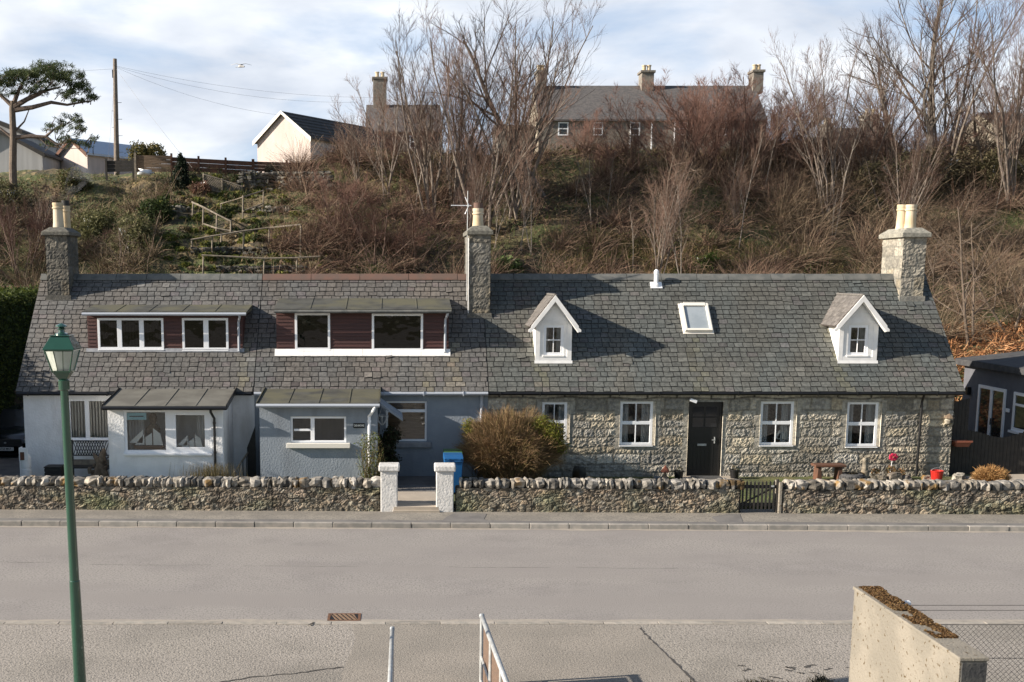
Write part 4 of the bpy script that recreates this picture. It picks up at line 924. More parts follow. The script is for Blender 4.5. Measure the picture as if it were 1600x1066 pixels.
# black sloping handrail beside porch 1
g = MB(); a = P(364, 742, 30.9); b_ = P(378, 715, 31.9); c = P(396, 698, 32.8)
t = thing('ramp_railing', (a.x, 31.4, .18), 'short sloping railing in the dark gap between the two porches', 'railing')
g.tube([(a.x, 30.6, .62), (c.x, 32.8, 1.15)], .025, 6); g.build('handrail', M['oldwood'], t)
g = MB()
for k in range(7): f_ = k/6; xx, yy, zz_ = a.x+(c.x-a.x)*f_, 30.6+2.2*f_, .62+.53*f_; g.tube([(xx, yy, .15), (xx, yy, zz_)], .012, 5)
g.build('balusters', M['blackpl'], t)
g = MB(); g.prism([(X(391,33,680), 32.2, .15), (X(404,33,680), 32.2, .15), (X(404,33,680), 32.2, 1.75), (X(391,33,680), 32.2, 1.15)], (0, .05, 0)); tag(g.build('side_gate', M['blackwood']), 'dark timber side gate with a slanting top between the two porches', 'gate')
# model ships & figure behind glass
def ship(x, z, L_, H_, y, label, two=True):
    t = thing('model_ship', (x, y, z), label, 'model ship'); g = MB()
    prof = [(-.5,.10,.02),(-.35,.03,.05),(0,0,.06),(.35,.02,.05),(.5,.09,.03)]
    for (a, za, wa), (b_, zb_, wb) in zip(prof, prof[1:]): g.add([(x+a*L_, y-wa, z+.14*L_), (x+b_*L_, y-wb, z+.14*L_), (x+b_*L_, y, z+zb_*L_*.6), (x+a*L_, y, z+za*L_*.6), (x+a*L_, y+wa, z+.14*L_), (x+b_*L_, y+wb, z+.14*L_)], [(0,1,2,3),(3,2,5,4),(0,4,5,1)])
    g.build('hull', M['hull'], t); g = MB()
    for mx2 in (-.12, .14): g.tube([(x+mx2*L_, y, z+.1*L_), (x+mx2*L_, y, z+H_*(1 if mx2 > 0 else .85))], .008, 5)
    g.tube([(x-.45*L_, y, z+.15*L_), (x-.68*L_, y, z+.24*L_)], .006, 5); g.build('masts', M['hull'], t)
    for poly in ([(.16,.17),(.48,.17),(.40,.55),(.16,H_/L_*.95)], [(-.10,.17),(.12,.17),(.12,H_/L_*.75),(-.10,H_/L_*.55)], [(-.14,.18),(-.45,.18),(-.14,H_/L_*.7)], [(-.2,.24),(-.66,.24),(-.16,H_/L_*.9)]):
        g = MB(); g.prism([(x+a*L_, y-.01-.01*len(poly), z+b_*L_) for a, b_ in poly], (0, .004, 0)); g.build('sail', M['sail'], t)
yS = 31.25; ship(X(233,yS,700), Zp(703,yS), .80, .62, yS, 'large model sailing ship in the left light of the porch window'); ship(X(300,yS,700), Zp(704,yS), .60, .46, yS, 'smaller model sailing ship in the right light of the porch window')
yS = HY+.3; ship(X(1222,yS,690), Zp(690,yS), .42, .42, yS, 'tiny model ship behind the glass of the first window right of the black door')
fx = X(238,31.6,660); g = MB(); g.lathe((fx, 31.7, Zp(700,31.6)), [(.16,0),(.17,.35),(.20,.52),(.10,.62),(.07,.66),(.10,.72),(.11,.82),(.07,.92),(.01,.95)], 12); tag(g.build('bust', M['statue'], smooth=True), 'dark carved bust behind the large model ship in the porch window', 'bust')
g = MB(); g.box(X(198,31.1,650), X(229,31.1,650), 31.075, 31.08, Zp(656,31.1), Zp(645,31.1)); tag(g.build('window_notice', M['teal']), 'pale blue notice stuck in the top of the left porch window', 'notice')
g = MB(); g.box(X(202,31.07,650), X(224,31.07,650), 31.069, 31.073, Zp(651.5,31.07), Zp(650,31.07)); g.build('lettering', M['ink'], [o for o in sc.objects if o.name == 'window_notice'][0])
# --- things along the granite cottage
def potplant(px, Y, r, h, m, label, cat='plant pot'):
    x = X(px, Y, 730); t = thing('plant_pot', (x, Y, .18), label, cat); g = MB(); g.lathe((x, Y, .18), [(r*.75,0),(r*.98,h*.85),(r*1.1,h*.86),(r*1.1,h),(r*.9,h),(r*.85,h*.88)], 18); g.build('pot', M[m], t)
    V, c_ = leafcloud([(x, Y, .18+h, r*.8)], 60, .02, [(.06,.06,.03),(.10,.08,.04)], int(px)); np_mesh('plant', V, 4, c_, M['leaf'], t)
potplant(1061, 32.6, .13, .27, 'blackpl', 'black plant pot left of the front door step'); potplant(1148, 32.6, .13, .30, 'blackpl', 'black plant pot right of the front door step')
g = MB(); x = X(1040, 32.5, 720); t = thing('garden_ornament', (x, 32.5, .18), 'small orange roofed ornament left of the black plant pot by the door', 'ornament')
g.tube([(x, 32.5, .16), (x, 32.5, .42)], .03, 6); g.lathe((x, 32.5, .2), [(.11,0),(.12,.05),(.05,.12)], 8); g.build('stand', M['statue'], t); g = MB(); g.lathe((x, 32.5, .42), [(.12,0),(.12,.03),(.01,.19)], 6); g.build('roof', M['terra'], t)
g = MB(); x = X(1028, 32.4, 738); g.rock((x, 32.4, .24), .13, .10, .09, rng, (.40,.42,.46)); tag(g.build('boulder', M['cope']), 'pale blue grey rounded stone at the end of the bush shadow by the front door', 'stone')
x = X(905, 32.3, 730); g = MB(); g.rock((x, 32.3, .40), .20, .16, .24, rng, (.06,.06,.055)); tag(g.build('dark_urn', M['cope'], smooth=True), 'dark rounded planter in the shade just right of the big bush', 'planter')
x0, x1, Y0 = X(1268,32.5,735), X(1316,32.5,735), 32.4
t = thing('wooden_bench', ((x0+x1)/2, Y0, .18), 'low rustic brown bench against the granite wall', 'bench'); zt = Zp(725, Y0)
g = MB(); g.box(x0, x1, Y0-.2, Y0+.2, zt-.07, zt); g.build('seat', M['redwood'], t, bevel=.015)
for s_ in (0, 1):
    a = x0+.06 if s_ == 0 else x1-.22; g = MB(); g.prism([(a, Y0-.16, .18), (a+.16, Y0-.16, .18), (a+.12, Y0-.16, zt-.072), (a+.03, Y0-.16, zt-.072)], (0,.32,0)); g.build('leg', M['redwood'], t, bevel=.01)
x = X(1330, 32.3, 742); t = thing('tyre_planter', (x, 32.3, .18), 'old tyre used as a planter right of the low bench', 'tyre'); g = MB()
pr = [(.30+.0*0,0.02),(.34,.06),(.345,.18),(.30,.23),(.20,.24),(.18,.2),(.19,.05)]; g.lathe((x, 32.3, .18), pr, 26)
for k in range(26): a = k/26*6.283; g.obox((x+.345*math.cos(a), 32.3+.345*math.sin(a), .30), .012, .02, .07, Matrix.Rotation(a, 3, 'Z') @ Matrix.Rotation(.3*(-1)**k, 3, 'X'))
g.build('tyre', M['tyre'], t); V, c_ = leafcloud([(x, 32.3, .40, (.17,.17,.05))], 120, .02, [(.06,.05,.03)], 3); np_mesh('soil_plants', V, 4, c_, M['leaf'], t)
x = X(1352, 32.4, 735); g = MB(); g.rock((x, 32.4, .36), .13, .11, .22, rng, (.36,.31,.24)); g.rock((x-.02, 32.4, .64), .07, .07, .22, rng, (.42,.37,.30)); tag(g.build('stone_statue', M['cope'], smooth=True), 'small worn upright stone statue right of the tyre', 'statue')
for k, (px, s_, lb) in enumerate([(1366,.12,'brown mossy stone just right of the worn statue'),(1377,.16,'flat grey stone below the pink flower'),(1398,.19,'broad tan stone left of the black downpipe'),(1416,.14,'round dark stone at the foot of the black downpipe')]):
    g = MB(); g.rock((X(px,32.3,742), 32.3, .18+s_*.6), s_*1.1, s_*.8, s_*.8, rng, (.30-.03*k,.26-.025*k,.20-.01*k)); tag(g.build('garden_stone', M['cope']), lb, 'stone', 'stones edging the granite wall')
V, c_ = leafcloud([(X(1368,32.5,735), 32.5, .42, .12),(X(1392,32.5,735), 32.5, .45, .15),(X(1408,32.5,735), 32.5, .4, .12)], 500, .022, [(.28,.15,.07),(.20,.12,.05),(.14,.12,.05)], 77); tag(np_mesh('dry_plant', V, 4, c_, M['leaf']), 'dead brown plants along the granite wall below the pink flower', 'plant')
x, z = X(1395, 32.6, 713), Zp(714, 32.6); t = thing('artificial_flower', (x, 32.6, z), 'big pink red flower ornament leaning against the granite wall', 'ornament'); g = MB(); g.tube([(x-.02, 32.7, .2), (x, 32.6, z)], .008, 4); g.build('stem', M['leaf'], t)
g = MB()
for k in range(7): a = k/7*6.283; g.rock((x+.075*math.cos(a), 32.56, z+.06*math.sin(a)), .055, .03, .05, rng, (1,1,1), .1)
g.build('petals', mat('pink petals', (.50,.02,.07), .5), t); g = MB(); g.rock((x, 32.53, z), .03, .02, .03, rng, (1,1,1), .1); g.build('centre', M['terra'], t)
x = X(1464, 32.2, 740); t = thing('red_bucket', (x, 32.2, .18), 'bright red plastic bucket at the right corner of the granite cottage', 'bucket'); g = MB(); g.lathe((x, 32.2, .19), [(.13,0),(.165,.30),(.175,.30),(.175,.325),(.15,.325),(.12,.06)], 22); g.build('bucket', M['redpl'], t)
g = MB(); g.tube([(x+.17*math.cos(a), 32.2+.08*math.sin(a)*0, .49+.10*math.sin(a)) for a in [k/10*3.1416 for k in range(11)]], .006, 5); g.build('handle', M['galv'], t)
x = X(1442, 32.6, 745); g = MB(); g.rock((x, 32.4, .26), .12, .1, .1, rng, (.34,.30,.25)); tag(g.build('boulder', M['cope']), 'brown boulder between the downpipe and the red bucket', 'stone')
for k, (px, s_, lb) in enumerate([(1499,.20,'largest pale boulder right of the granite cottage corner'),(1513,.14,'pale boulder just left of the orange shrub'),(1486,.09,'small pale stone nearest the red bucket'),(1508,.10,'low pale stone in front of the largest boulder')]):
    Yk = 31.8-.35*(k==3); g = MB(); g.rock((X(px,Yk,742), Yk, .18+s_*.7), s_, s_*.8, s_*.95, rng, (.50,.47,.42)); tag(g.build('boulder', M['cope']), lb, 'stone', 'pale boulders by the right drive')
x, z = HX(1480), wz(657); t = thing('bird_box', (x, HY-.1, z), 'round pale bird box on the granite wall near its right corner', 'bird box'); g = MB(); g.rock((x, HY-.1, z), .11, .09, .12, rng, (.55,.50,.42)); g.build('box', M['cope'], t, smooth=True)
g = MB(); g.lathe((x, HY-.1, z+.08), [(.15,0),(.10,.06),(.01,.12)], 10); g.build('roof', M['statue'], t); g = MB(); g.box(x-.01, x+.06, HY-.2, HY-.185, z-.05, z+.03); g.build('entrance', M['ink'], t)
# --- dark fence and extension at right
fY = 33.35; x0, x1 = XR+.12, X(1660, fY, 700); t = thing('timber_fence', ((x0+x1)/2, fY, .18), 'dark brown close boarded fence with a wavy top, right of the granite cottage', 'fence')
g = MB(); x = x0; k = 0
while x < x1: h = 1.38 + .10*math.sin((x-x0)*3.3) + (.0 if x > x0+.5 else .9); g.box(x, x+.098, fY+rng.uniform(0,.004), fY+.02, .18, h); x += .105
g.build('boards', M['blackwood'], t); g = MB(); [g.box(x0+.02, x1, fY+.028, fY+.07, z, z+.08) for z in (.4, 1.0)]; g.build('rails', M['blackwood'], t)
x = X(1503, 33.1, 692); t = thing('trough_planter', (x, 33.15, Zp(700,33.1)), 'terracotta trough hanging on the dark fence beside the granite cottage', 'planter'); z = Zp(698,33.1)
g = MB(); g.add([(x-.18,33.05,z),(x+.18,33.05,z),(x+.18,33.30,z),(x-.18,33.30,z),(x-.24,33.0,z+.16),(x+.24,33.0,z+.16),(x+.24,33.32,z+.16),(x-.24,33.32,z+.16)], [(0,3,2,1),(0,1,5,4),(1,2,6,5),(2,3,7,6),(3,0,4,7)]); g.box(x-.25,x+.25,32.98,33.0,z+.13,z+.18); g.build('trough', M['terra'], t)
g = MB(); g.quad((x-.23,33.0,z+.14),(x+.23,33.0,z+.14),(x+.23,33.32,z+.14),(x-.23,33.32,z+.14)); g.build('soil', M['statue'], t)
A = P(1508, 566, 38.6); A.z = .1; Bn = Vector((X(1622, 33.9, 640), 33.9, .1)); dv = (Bn-A).normalized(); LN = (Bn-A).length; nv = Vector((dv.y, -dv.x, 0)); 
if nv.x > 0: nv = -nv
t = thing('flat_roofed_house', (A.x+3, 35, .1), 'dark grey rendered extension with white double doors at the right edge', 'building')
zt = 2.95
def onwall(px):   # parameter along wall for a pixel column
    best = min(range(2001), key=lambda i: abs((CX + FPX*(A+dv*LN*i/2000).x/((A+dv*LN*i/2000).y*math.cos(TH)+(HC-1.5)*math.sin(TH))) - px)); return LN*best/2000
def wp(s, z, o=0): q = A+dv*s+nv*o; return (q.x, q.y, z)
def wbox(mb, s0, s1, z0, z1, o0, o1): mb.add([wp(s0,z0,o0),wp(s1,z0,o0),wp(s1,z0,o1),wp(s0,z0,o1),wp(s0,z1,o0),wp(s1,z1,o0),wp(s1,z1,o1),wp(s0,z1,o1)], [(0,3,2,1),(4,5,6,7),(0,1,5,4),(1,2,6,5),(2,3,7,6),(3,0,4,7)])
g = MB(); wbox(g, 0, LN, .1, zt, 0, -5.5); g.build('wall', M['granite'], t)
g = MB(); wbox(g, -.25, LN+.2, zt+.001, zt+.20, .22, -5.7); g.build('roof', M['darkroof'], t, bevel=.02)
g = MB(); g.add([wp(-.26,zt+.203,.21), wp(LN+.2,zt+.203,.21), wp(LN+.2,zt+.55,-3), wp(-.26,zt+.55,-3)], [(0,1,2,3)]); g.build('roof_sheet', M['darkroof'], t)
s0, s1 = onwall(1528), onwall(1570); zd0, zd1 = .35, 2.42; sm = (s0+s1)/2
g = MB(); [wbox(g, a, b_, zd0, zd1, .005, .05) for a, b_ in ((s0,s0+.10),(s1-.10,s1),(sm-.07,sm+.07))]; wbox(g, s0+.1, s1-.1, zd1-.10, zd1, .006, .049); wbox(g, s0+.1, s1-.1, zd0, zd0+.1, .006, .049); dr = g.build('double_door', M['upvc'], t)
g = MB(); wbox(g, s0+.09, sm-.06, zd0+.05, zd1-.09, .007, .02); wbox(g, sm+.06, s1-.09, zd0+.05, zd1-.09, .007, .02); g.build('window_pane', M['dglass'], dr)
g = MB(); wbox(g, sm+.09, sm+.12, 1.25, 1.45, .05, .08); g.build('handle', M['blackpl'], dr)
s0 = onwall(1583); s1 = s0+1.5; g = MB(); [wbox(g, a, b_, 1.25, 2.40, .005, .05) for a, b_ in ((s0,s0+.09),(s1-.09,s1))]; [wbox(g, s0+.09, s1-.09, a, b_, .006, .049) for a, b_ in ((1.25,1.34),(2.31,2.40),(2.0,2.07))]; wbox(g, s0-.06, s1+.06, 1.18, 1.248, 0, .11); fr = g.build('window_frame', M['upvc'], t)
g = MB(); wbox(g, s0+.08, s1-.08, 1.33, 2.32, .007, .02); g.build('window_pane', M['dglass'], fr)
s0 = onwall(1514); g = MB(); wbox(g, s0-.06, s0+.06, 2.02, 2.28, .01, .14); tag(g.build('wall_lantern', M['blackpl'], bevel=.02), 'black wall lantern on the grey extension left of its double doors', 'wall light')
s0 = onwall(1575); g = MB(); wbox(g, s0-.09, s0+.09, 1.75, 1.86, .01, .06); tag(g.build('meter_box', M['upvc'], bevel=.01), 'small white box on the grey extension between door and window', 'box')
# ------------------------------------------------------------------ hedge, car, shed at left
def hedge_mesh(name, x0, x1, y0, y1, ztab, n, size, cols, seed, label):
    t = thing(name, ((x0+x1)/2, (y0+y1)/2, .15), label, 'hedge')
    b = MB(); Y = [y0+(y1-y0)*i/24 for i in range(25)]
    ring = lambda y: [(x1-.25, y, .1), (x1-.28+.1*noise.noise(Vector((y,1,1))), y, lerp_tab(ztab, y)*.55), (x1-.38, y, lerp_tab(ztab, y)-.25), (x0+.35, y, lerp_tab(ztab, y)-.25), (x0+.25, y, .1)]
    b0 = len(b.v); [b.v.extend(ring(y)) for y in Y]
    for i in range(24):
        for j in range(4): a = i*5+j; b.f.append((a, a+1, a+6, a+5)); b.c.append((.02,.03,.01))
    b.f.append((0,1,2,3,4)); b.f.append((120,121,122,123,124)); b.c += [(.02,.03,.01)]*2
    b.build('stems', M['twig'], t)
    r = np.random.default_rng(seed); yy = r.uniform(y0, y1, n); zt_ = np.array([lerp_tab(ztab, q) for q in yy]); k = r.random(n)
    px_ = np.where(k < .42, x1-.12, np.where(k < .72, r.uniform(x0, x1, n), np.where(k < .86, x0+.1, r.uniform(x0, x1, n)))); pz = np.where((k >= .42) & (k < .72), zt_-.12, r.uniform(0, 1, n)*zt_); yy = np.where(k >= .86, np.where(r.random(n) < .5, y0+.05, y1-.05), yy)
    p = np.stack([px_, yy, pz], 1) + r.normal(size=(n, 3))*.10; a = r.normal(size=(n, 3)); a /= np.linalg.norm(a, axis=1, keepdims=True); bb = np.cross(a, r.normal(size=(n, 3))); bb /= np.linalg.norm(bb, axis=1, keepdims=True); s = (size*r.uniform(.6,1.4,n))[:, None]
    V = np.stack([p-a*s*1.4, p-bb*s*.7, p+a*s*1.4, p+bb*s*.7], 1); c = np.array(cols)[r.integers(0, len(cols), n)]*r.uniform(.7,1.3,(n,1)); np_mesh('leaves', V, 4, c, M['leaf'], t)
hedge_mesh('clipped_hedge', -15.2, -13.1, 29.3, 47.0, [(29.3,4.35),(32,4.5),(33.4,4.95),(47,5.35)], 46000, .045, [(.055,.075,.018),(.08,.10,.02),(.04,.055,.015)], 3, 'tall clipped dark green hedge beside the drive at the left edge')
t = thing('outbuilding', (-14.5, 50, 3.6), 'low outbuilding with rusty red roof behind the hedge at the left edge', 'shed')
x0, x1 = X(-40, 50, 455), X(62, 50, 455)
g = MB(); g.box(x0, x1, 49.2, 52, 3.4, Zp(461,50)); g.build('wall', M['oldwood'], t)
g = MB(); g.prism([(x0-.1, 49, Zp(461,49)), (x0-.1, 49, Zp(459,49)), (x0-.1, 51, Zp(447,51)), (x0-.1, 51, Zp(450,51))], (x1-x0+.2, 0, 0)); g.build('roof', M['rust'], t)
g = MB(); g.box(x0-.1, x1+.1, 51.0, 51.1, Zp(450,51), Zp(447,51)+.02); g.box(x0-.1, x1+.1, 48.95, 48.995, Zp(461.5,49), Zp(459,49)); g.build('trim', M['oldwood'], t)
gx_ = X(34, 48.9, 455); g = MB(); g.prism([(gx_-.42, 48.8, Zp(460,48.8)), (gx_+.42, 48.8, Zp(460,48.8)), (gx_+.02, 48.8, Zp(449,48.8))], (0, .15, 0)); g.build('roof_gable', M['greyroof'], t)
# car
cx_, cy0 = X(9, 36.3, 700), 36.3
t = thing('parked_car', (cx_, cy0+2, .19), 'dark car parked nose out in the shade between the hedge and the white cottage', 'car')
def car_section(y, w, pts): return [(cx_+s*w*a, y, z) for s in (1,) for a, z in pts]
b = MB(); secs = []
for y, zb, zh, w in ((0,.38,.72,.66),(.08,.30,.86,.80),(.35,.25,.94,.86),(1.1,.25,1.04,.88),(1.3,.25,1.06,.88),(3.9,.25,1.06,.88),(4.3,.35,.95,.82)):
    ring = [(-w*.92,zb),(-w,zb+.2),(-w,zh-.22),(-w*.90,zh-.04),(-w*.5,zh+.02),(0,zh+.035),(w*.5,zh+.02),(w*.90,zh-.04),(w,zh-.22),(w,zb+.2),(w*.92,zb)]
    secs.append([(cx_+a, cy0+y, z) for a, z in ring])
n = 11; b.v = [q for s in secs for q in s]
for i in range(len(secs)-1):
    for j in range(n): a = i*n+j; c = i*n+(j+1) % n; b.f.append((a, c, c+n, a+n)); b.c.append((1,1,1))
b.f.append(tuple(range(n))); b.f.append(tuple(range((len(secs)-1)*n, len(secs)*n))); b.c += [(1,1,1)]*2
b.build('body', M['carp'], t, smooth=True)
b = MB(); A_ = [(cx_-.78, cy0+1.15, 1.05), (cx_+.78, cy0+1.15, 1.05), (cx_+.80, cy0+4.0, 1.05), (cx_-.80, cy0+4.0, 1.05)]; B_ = [(cx_-.62, cy0+1.85, 1.55), (cx_+.62, cy0+1.85, 1.55), (cx_+.62, cy0+3.5, 1.57), (cx_-.62, cy0+3.5, 1.57)]
b.add(A_+B_, [(4,5,6,7),(1,2,6,5),(2,3,7,6),(3,0,4,7)]); b.build('cabin', M['carp'], t, bevel=.03)
b = MB(); b.add([A_[0], A_[1], B_[1], B_[0]], [(0,1,2,3)]); b.build('windscreen', mat('windscreen', (.02,.022,.025), .08), t)
b = MB(); b.prism([(cx_-.55, cy0-.035, .60), (cx_+.55, cy0-.035, .60), (cx_+.48, cy0-.005, .82), (cx_-.48, cy0-.005, .82)], (0,.05,0)); gr = b.build('grille', M['soot_shade'], t, bevel=.01); b = MB(); b.lathe((cx_, cy0-.045, .715), [(.035,-.02),(.035,.02)], 12); b.build('badge', M['galv'], gr)
for s_ in (-1, 1):
    b = MB(); b.rock((cx_+s_*.66, cy0+.07, .76), .13, .08, .07, rng, (1,1,1), 0); b.build('headlight', M['galv'], t, smooth=True)
    b = MB(); b.tube([(cx_+s_*.72, cy0+.75, .50), (cx_+s_*.89, cy0+.75, .50)], .31, 20); wh = b.build('wheel', M['tyre'], t)
b = MB(); b.box(cx_-.26, cx_+.26, cy0-.052, cy0-.038, .47, .58); pl = b.build('number_plate', M['plate'], t)
text('ST58 MKP', (cx_, cy0-.056, .525), .098, M['ink'], pl, sx=.85)
# ------------------------------------------------------------------ street lamp
LY = 14.5; lx = X(97, LY, 600); lb = X(124, LY-.0, 1066)
tp = P(100, 603, LY); zb = 0; bt = P(127, 1100, LY)
t = thing('street_lamp', (bt.x, LY, 0), 'green painted street lamp with a glass lantern in the left foreground', 'street lamp')
ax = (tp-bt); bt = tp-ax*((tp.z)/ax.z)
g = MB(); g.tube([bt, bt.lerp(tp,.12), bt.lerp(tp,.125), bt.lerp(tp,.45), bt.lerp(tp,.452), tp], [.092,.090,.080,.066,.060,.048], 24); g.build('post', M['green'], t, smooth=False)
X0, Z0 = tp.x, tp.z; z593, z580, z546, z524 = Zp(593,LY), Zp(580,LY), Zp(546,LY), Zp(525,LY)
g = MB(); g.lathe((X0, LY, 0), [(.060,Z0-.05),(.068,Z0-.045),(.068,z593-.01),(.058,z593)], 20); g.build('collar', M['green'], t)
def frus(mb, hw0, z0, hw1, z1, lid=True): 
    A = [(X0-hw0,LY-hw0,z0),(X0+hw0,LY-hw0,z0),(X0+hw0,LY+hw0,z0),(X0-hw0,LY+hw0,z0)]; B = [(X0-hw1,LY-hw1,z1),(X0+hw1,LY-hw1,z1),(X0+hw1,LY+hw1,z1),(X0-hw1,LY+hw1,z1)]
    mb.add(A+B, [(0,1,5,4),(1,2,6,5),(2,3,7,6),(3,0,4,7)] + ([(0,3,2,1),(4,5,6,7)] if lid else []))
g = MB(); frus(g, .045, z593-.005, .105, z580-.01); frus(g, .11, z580-.009, .115, z580+.012); b0, b1 = .105, .172
for sx_ in (-1,1):
    for sy_ in (-1,1): g.tube([(X0+sx_*b0, LY+sy_*b0, z580), (X0+sx_*b1, LY+sy_*b1, z546)], .010, 6)
for (p, q) in (((-1,-1),(1,-1)),((1,-1),(1,1)),((1,1),(-1,1)),((-1,1),(-1,-1))): g.tube([(X0+p[0]*b1, LY+p[1]*b1, z546-.006), (X0+q[0]*b1, LY+q[1]*b1, z546-.006)], .010, 6)
g.tube([(X0-.03, LY+.1, z580), (X0-.03, LY+.12, z546)], .006, 6)
g.build('lantern_frame', M['green'], t)
lg = glass('lantern panes', (.80,.82,.78), .15)
for k, (p, q) in enumerate((((-1,-1),(1,-1)),((1,-1),(1,1)),((1,1),(-1,1)),((-1,1),(-1,-1)))):
    g = MB(); g.quad((X0+p[0]*b0, LY+p[1]*b0, z580+.01), (X0+q[0]*b0, LY+q[1]*b0, z580+.01), (X0+q[0]*b1*.99, LY+q[1]*b1*.99, z546-.012), (X0+p[0]*b1*.99, LY+p[1]*b1*.99, z546-.012)); g.build('glass_pane', M['lglass'] if k >= 2 else lg, t)
g = MB(); frus(g, .195, z546, .195, z546+.008); frus(g, .194, z546+.009, .11, z524); frus(g, .125, z524+.001, .122, z524+.012); g.build('lantern_roof', M['green'], t, bevel=.004)
g = MB(); g.lathe((X0, LY, z524+.012), [(.085,0),(.08,.02),(.04,.03),(.035,.06),(.05,.065),(.052,.075),(.03,.085),(.045,.095),(.072,.10),(.07,.115),(.035,.13),(.012,.14)], 20); g.build('finial', M['green'], t)
# ------------------------------------------------------------------ foreground railings, gully, rendered wall, chain link fence
def rail(px_t, py_t, x_end, label, panel, ztop=1.02, lean=0):
    a = P(px_t, py_t, (HC-ztop)/((HC-ztop)/1)) if False else G(px_t, py_t, ztop); t = thing('handrail', (a.x, a.y-1.5, 0), label, 'railing'); y2 = a.y-3.4
    r = .034 if panel else .03
    g = MB(); g.tube([(a.x+x_end, y2, ztop+.0), (a.x, a.y, ztop)], r, 12); g.rock((a.x, a.y, ztop), r*1.15, r*1.15, r*1.15, rng, (1,1,1), 0); g.build('top_rail', M['galv'], t, smooth=True)
    n = 4
    for k in range(n):
        f_ = k/(n-1); x = a.x+x_end*f_; y = a.y+(y2-a.y)*f_; g = MB(); g.tube([(x, y, -.02), (x, y, ztop-.02)], r*.8, 10); g.build('post', M['galv'], t)
    g = MB(); g.tube([(a.x+x_end, y2, .42), (a.x, a.y, .42)], r*.6, 8); g.tube([(a.x+x_end, y2, .06), (a.x, a.y, .06)], r*.6, 8); g.build('lower_rail', M['galv'], t)
    if panel: g = MB(); g.box(0,0,0,0,0,0) if False else g.add([(a.x+.02, a.y-.06, .1), (a.x+x_end, y2+.05, .1), (a.x+x_end, y2+.05, .96), (a.x+.02, a.y-.06, .96)], [(0,1,2,3)]); g.build('infill_panel', M['mesh'], t)
rail(753, 963, .10, 'galvanised railing with a rusty panel, the right one of the two in the foreground', True); rail(613, 983, -.05, 'slim galvanised railing without a panel, the left one of the two in the foreground', False)
q = [G(511,971,0), G(563,971,0), G(566,959,0), G(515,959,0)]; x0, x1, y0, y1 = q[0].x, q[1].x, q[0].y+.02, q[2].y
t = thing('gully_grate', ((x0+x1)/2, (y0+y1)/2, 0), 'rusty iron drain grate set in the road edge', 'drain grate')
g = MB(); w = .045; z = .008; g.box(x0, x1, y0, y0+w, -.02, z); g.box(x0, x1, y1-w, y1, -.02, z); g.box(x0, x0+w, y0+w, y1-w, -.02, z); g.box(x1-w, x1, y0+w, y1-w, -.02, z); g.build('frame', M['rust'], t)
g = MB(); n = 6
for k in range(n): a = x0+w+(x1-x0-2*w)*(k-.3)/n; s = .045; pts = [(a+.12,y0+w),(a+.12+s,y0+w),(a+s-.02,y1-w),(a-.02,y1-w)]; pts = [(min(max(p_[0],x0+w),x1-w),p_[1],z-.002) for p_ in pts]; g.prism(pts, (0,0,.004))
g.build('bars', mat('worn iron bars', (.26,.17,.10), .7, (.18,.11,.07), 20), t)
g = MB(); g.box(x0+.01, x1-.01, y0+.01, y1-.01, .0015, .003); g.build('pit', M['ink'], t)
# rendered wall
wx0, wx1 = G(1335,922,1.55).x, G(1335,922,1.55).x+.30; wy1 = G(1335,922,1.55).y; wy0 = wy1-3.05
t = thing('rendered_wall', ((wx0+wx1)/2, (wy0+wy1)/2, 0), 'cream roughcast wall with mossy sloping top in the lower right foreground', 'wall')
b = MB(); n = 70
def ztop_(y): return 1.55
f_ = lambda u, q_: (.006*noise.noise(Vector((u*14, q_*14, 1))), (1,1,1))
stone_grid(b, wy0, wy1, -.3, 1.55, lambda u, q_, d: (wx0-d, u, q_), f_, .06); stone_grid(b, wx0, wx1, -.3, 1.55, lambda u, q_, d: (u, wy0-d, q_), f_, .06)
b.quad((wx0,wy0,1.55),(wx1,wy0,1.55),(wx1,wy1,1.55),(wx0,wy1,1.55)); b.quad((wx1,wy0,-.3),(wx1,wy1,-.3),(wx1,wy1,1.55),(wx1,wy0,1.55)); b.quad((wx1,wy1,-.3),(wx0,wy1,-.3),(wx0,wy1,1.55),(wx1,wy1,1.55)); b.build('wall', M['cream'], t)
b = MB(); b.box(wx0-.02, wx1+.02, wy0-.02, wy1+.02, 1.552, 1.60); b.build('coping', M['cream'], t, bevel=.012)
r = np.random.default_rng(5); n = 7500; yy = wy0+.7+(wy1-wy0-.75)*r.random(n); u = r.random(n); xx = wx0+.04+(wx1-wx0-.02)*u
keep = np.array([noise.noise(Vector((a*5, b_*3, 3)))+.25*noise.noise(Vector((a*18, b_*18, 5))) > -.22 for a, b_ in zip(xx, yy)]); xx, yy = xx[keep], yy[keep]; n = len(xx)
p = np.stack([xx, yy, 1.602+.015*r.random(n)], 1); a = r.normal(size=(n,3)); a[:,2] *= .5; a /= np.linalg.norm(a, axis=1, keepdims=True); bb = np.cross(a, r.normal(size=(n,3))); bb /= np.linalg.norm(bb, axis=1, keepdims=True)
V = np.stack([p-a*.022, p-bb*.012, p+a*.022, p+bb*.012], 1); c_ = np.array([(.16,.085,.035),(.10,.06,.03),(.22,.14,.06)])[r.integers(0,3,n)]*r.uniform(.6,1.3,(n,1)); np_mesh('moss', V, 4, c_, M['leaf'], t)
g = MB(); g.box(wx0+.012, wx1-.012, wy0-.035, wy0-.012, -.2, 1.54); g.build('end_panel', M['endface'], t)  # thin near-black layer over the near end of the wall
g = MB(); g.box(wx0-.1, wx1+.35, wy0-1.6, wy0-.03, -.3, .95, (1,1,1)); g.build('lower_wall', M['lead'], t, bevel=.02)
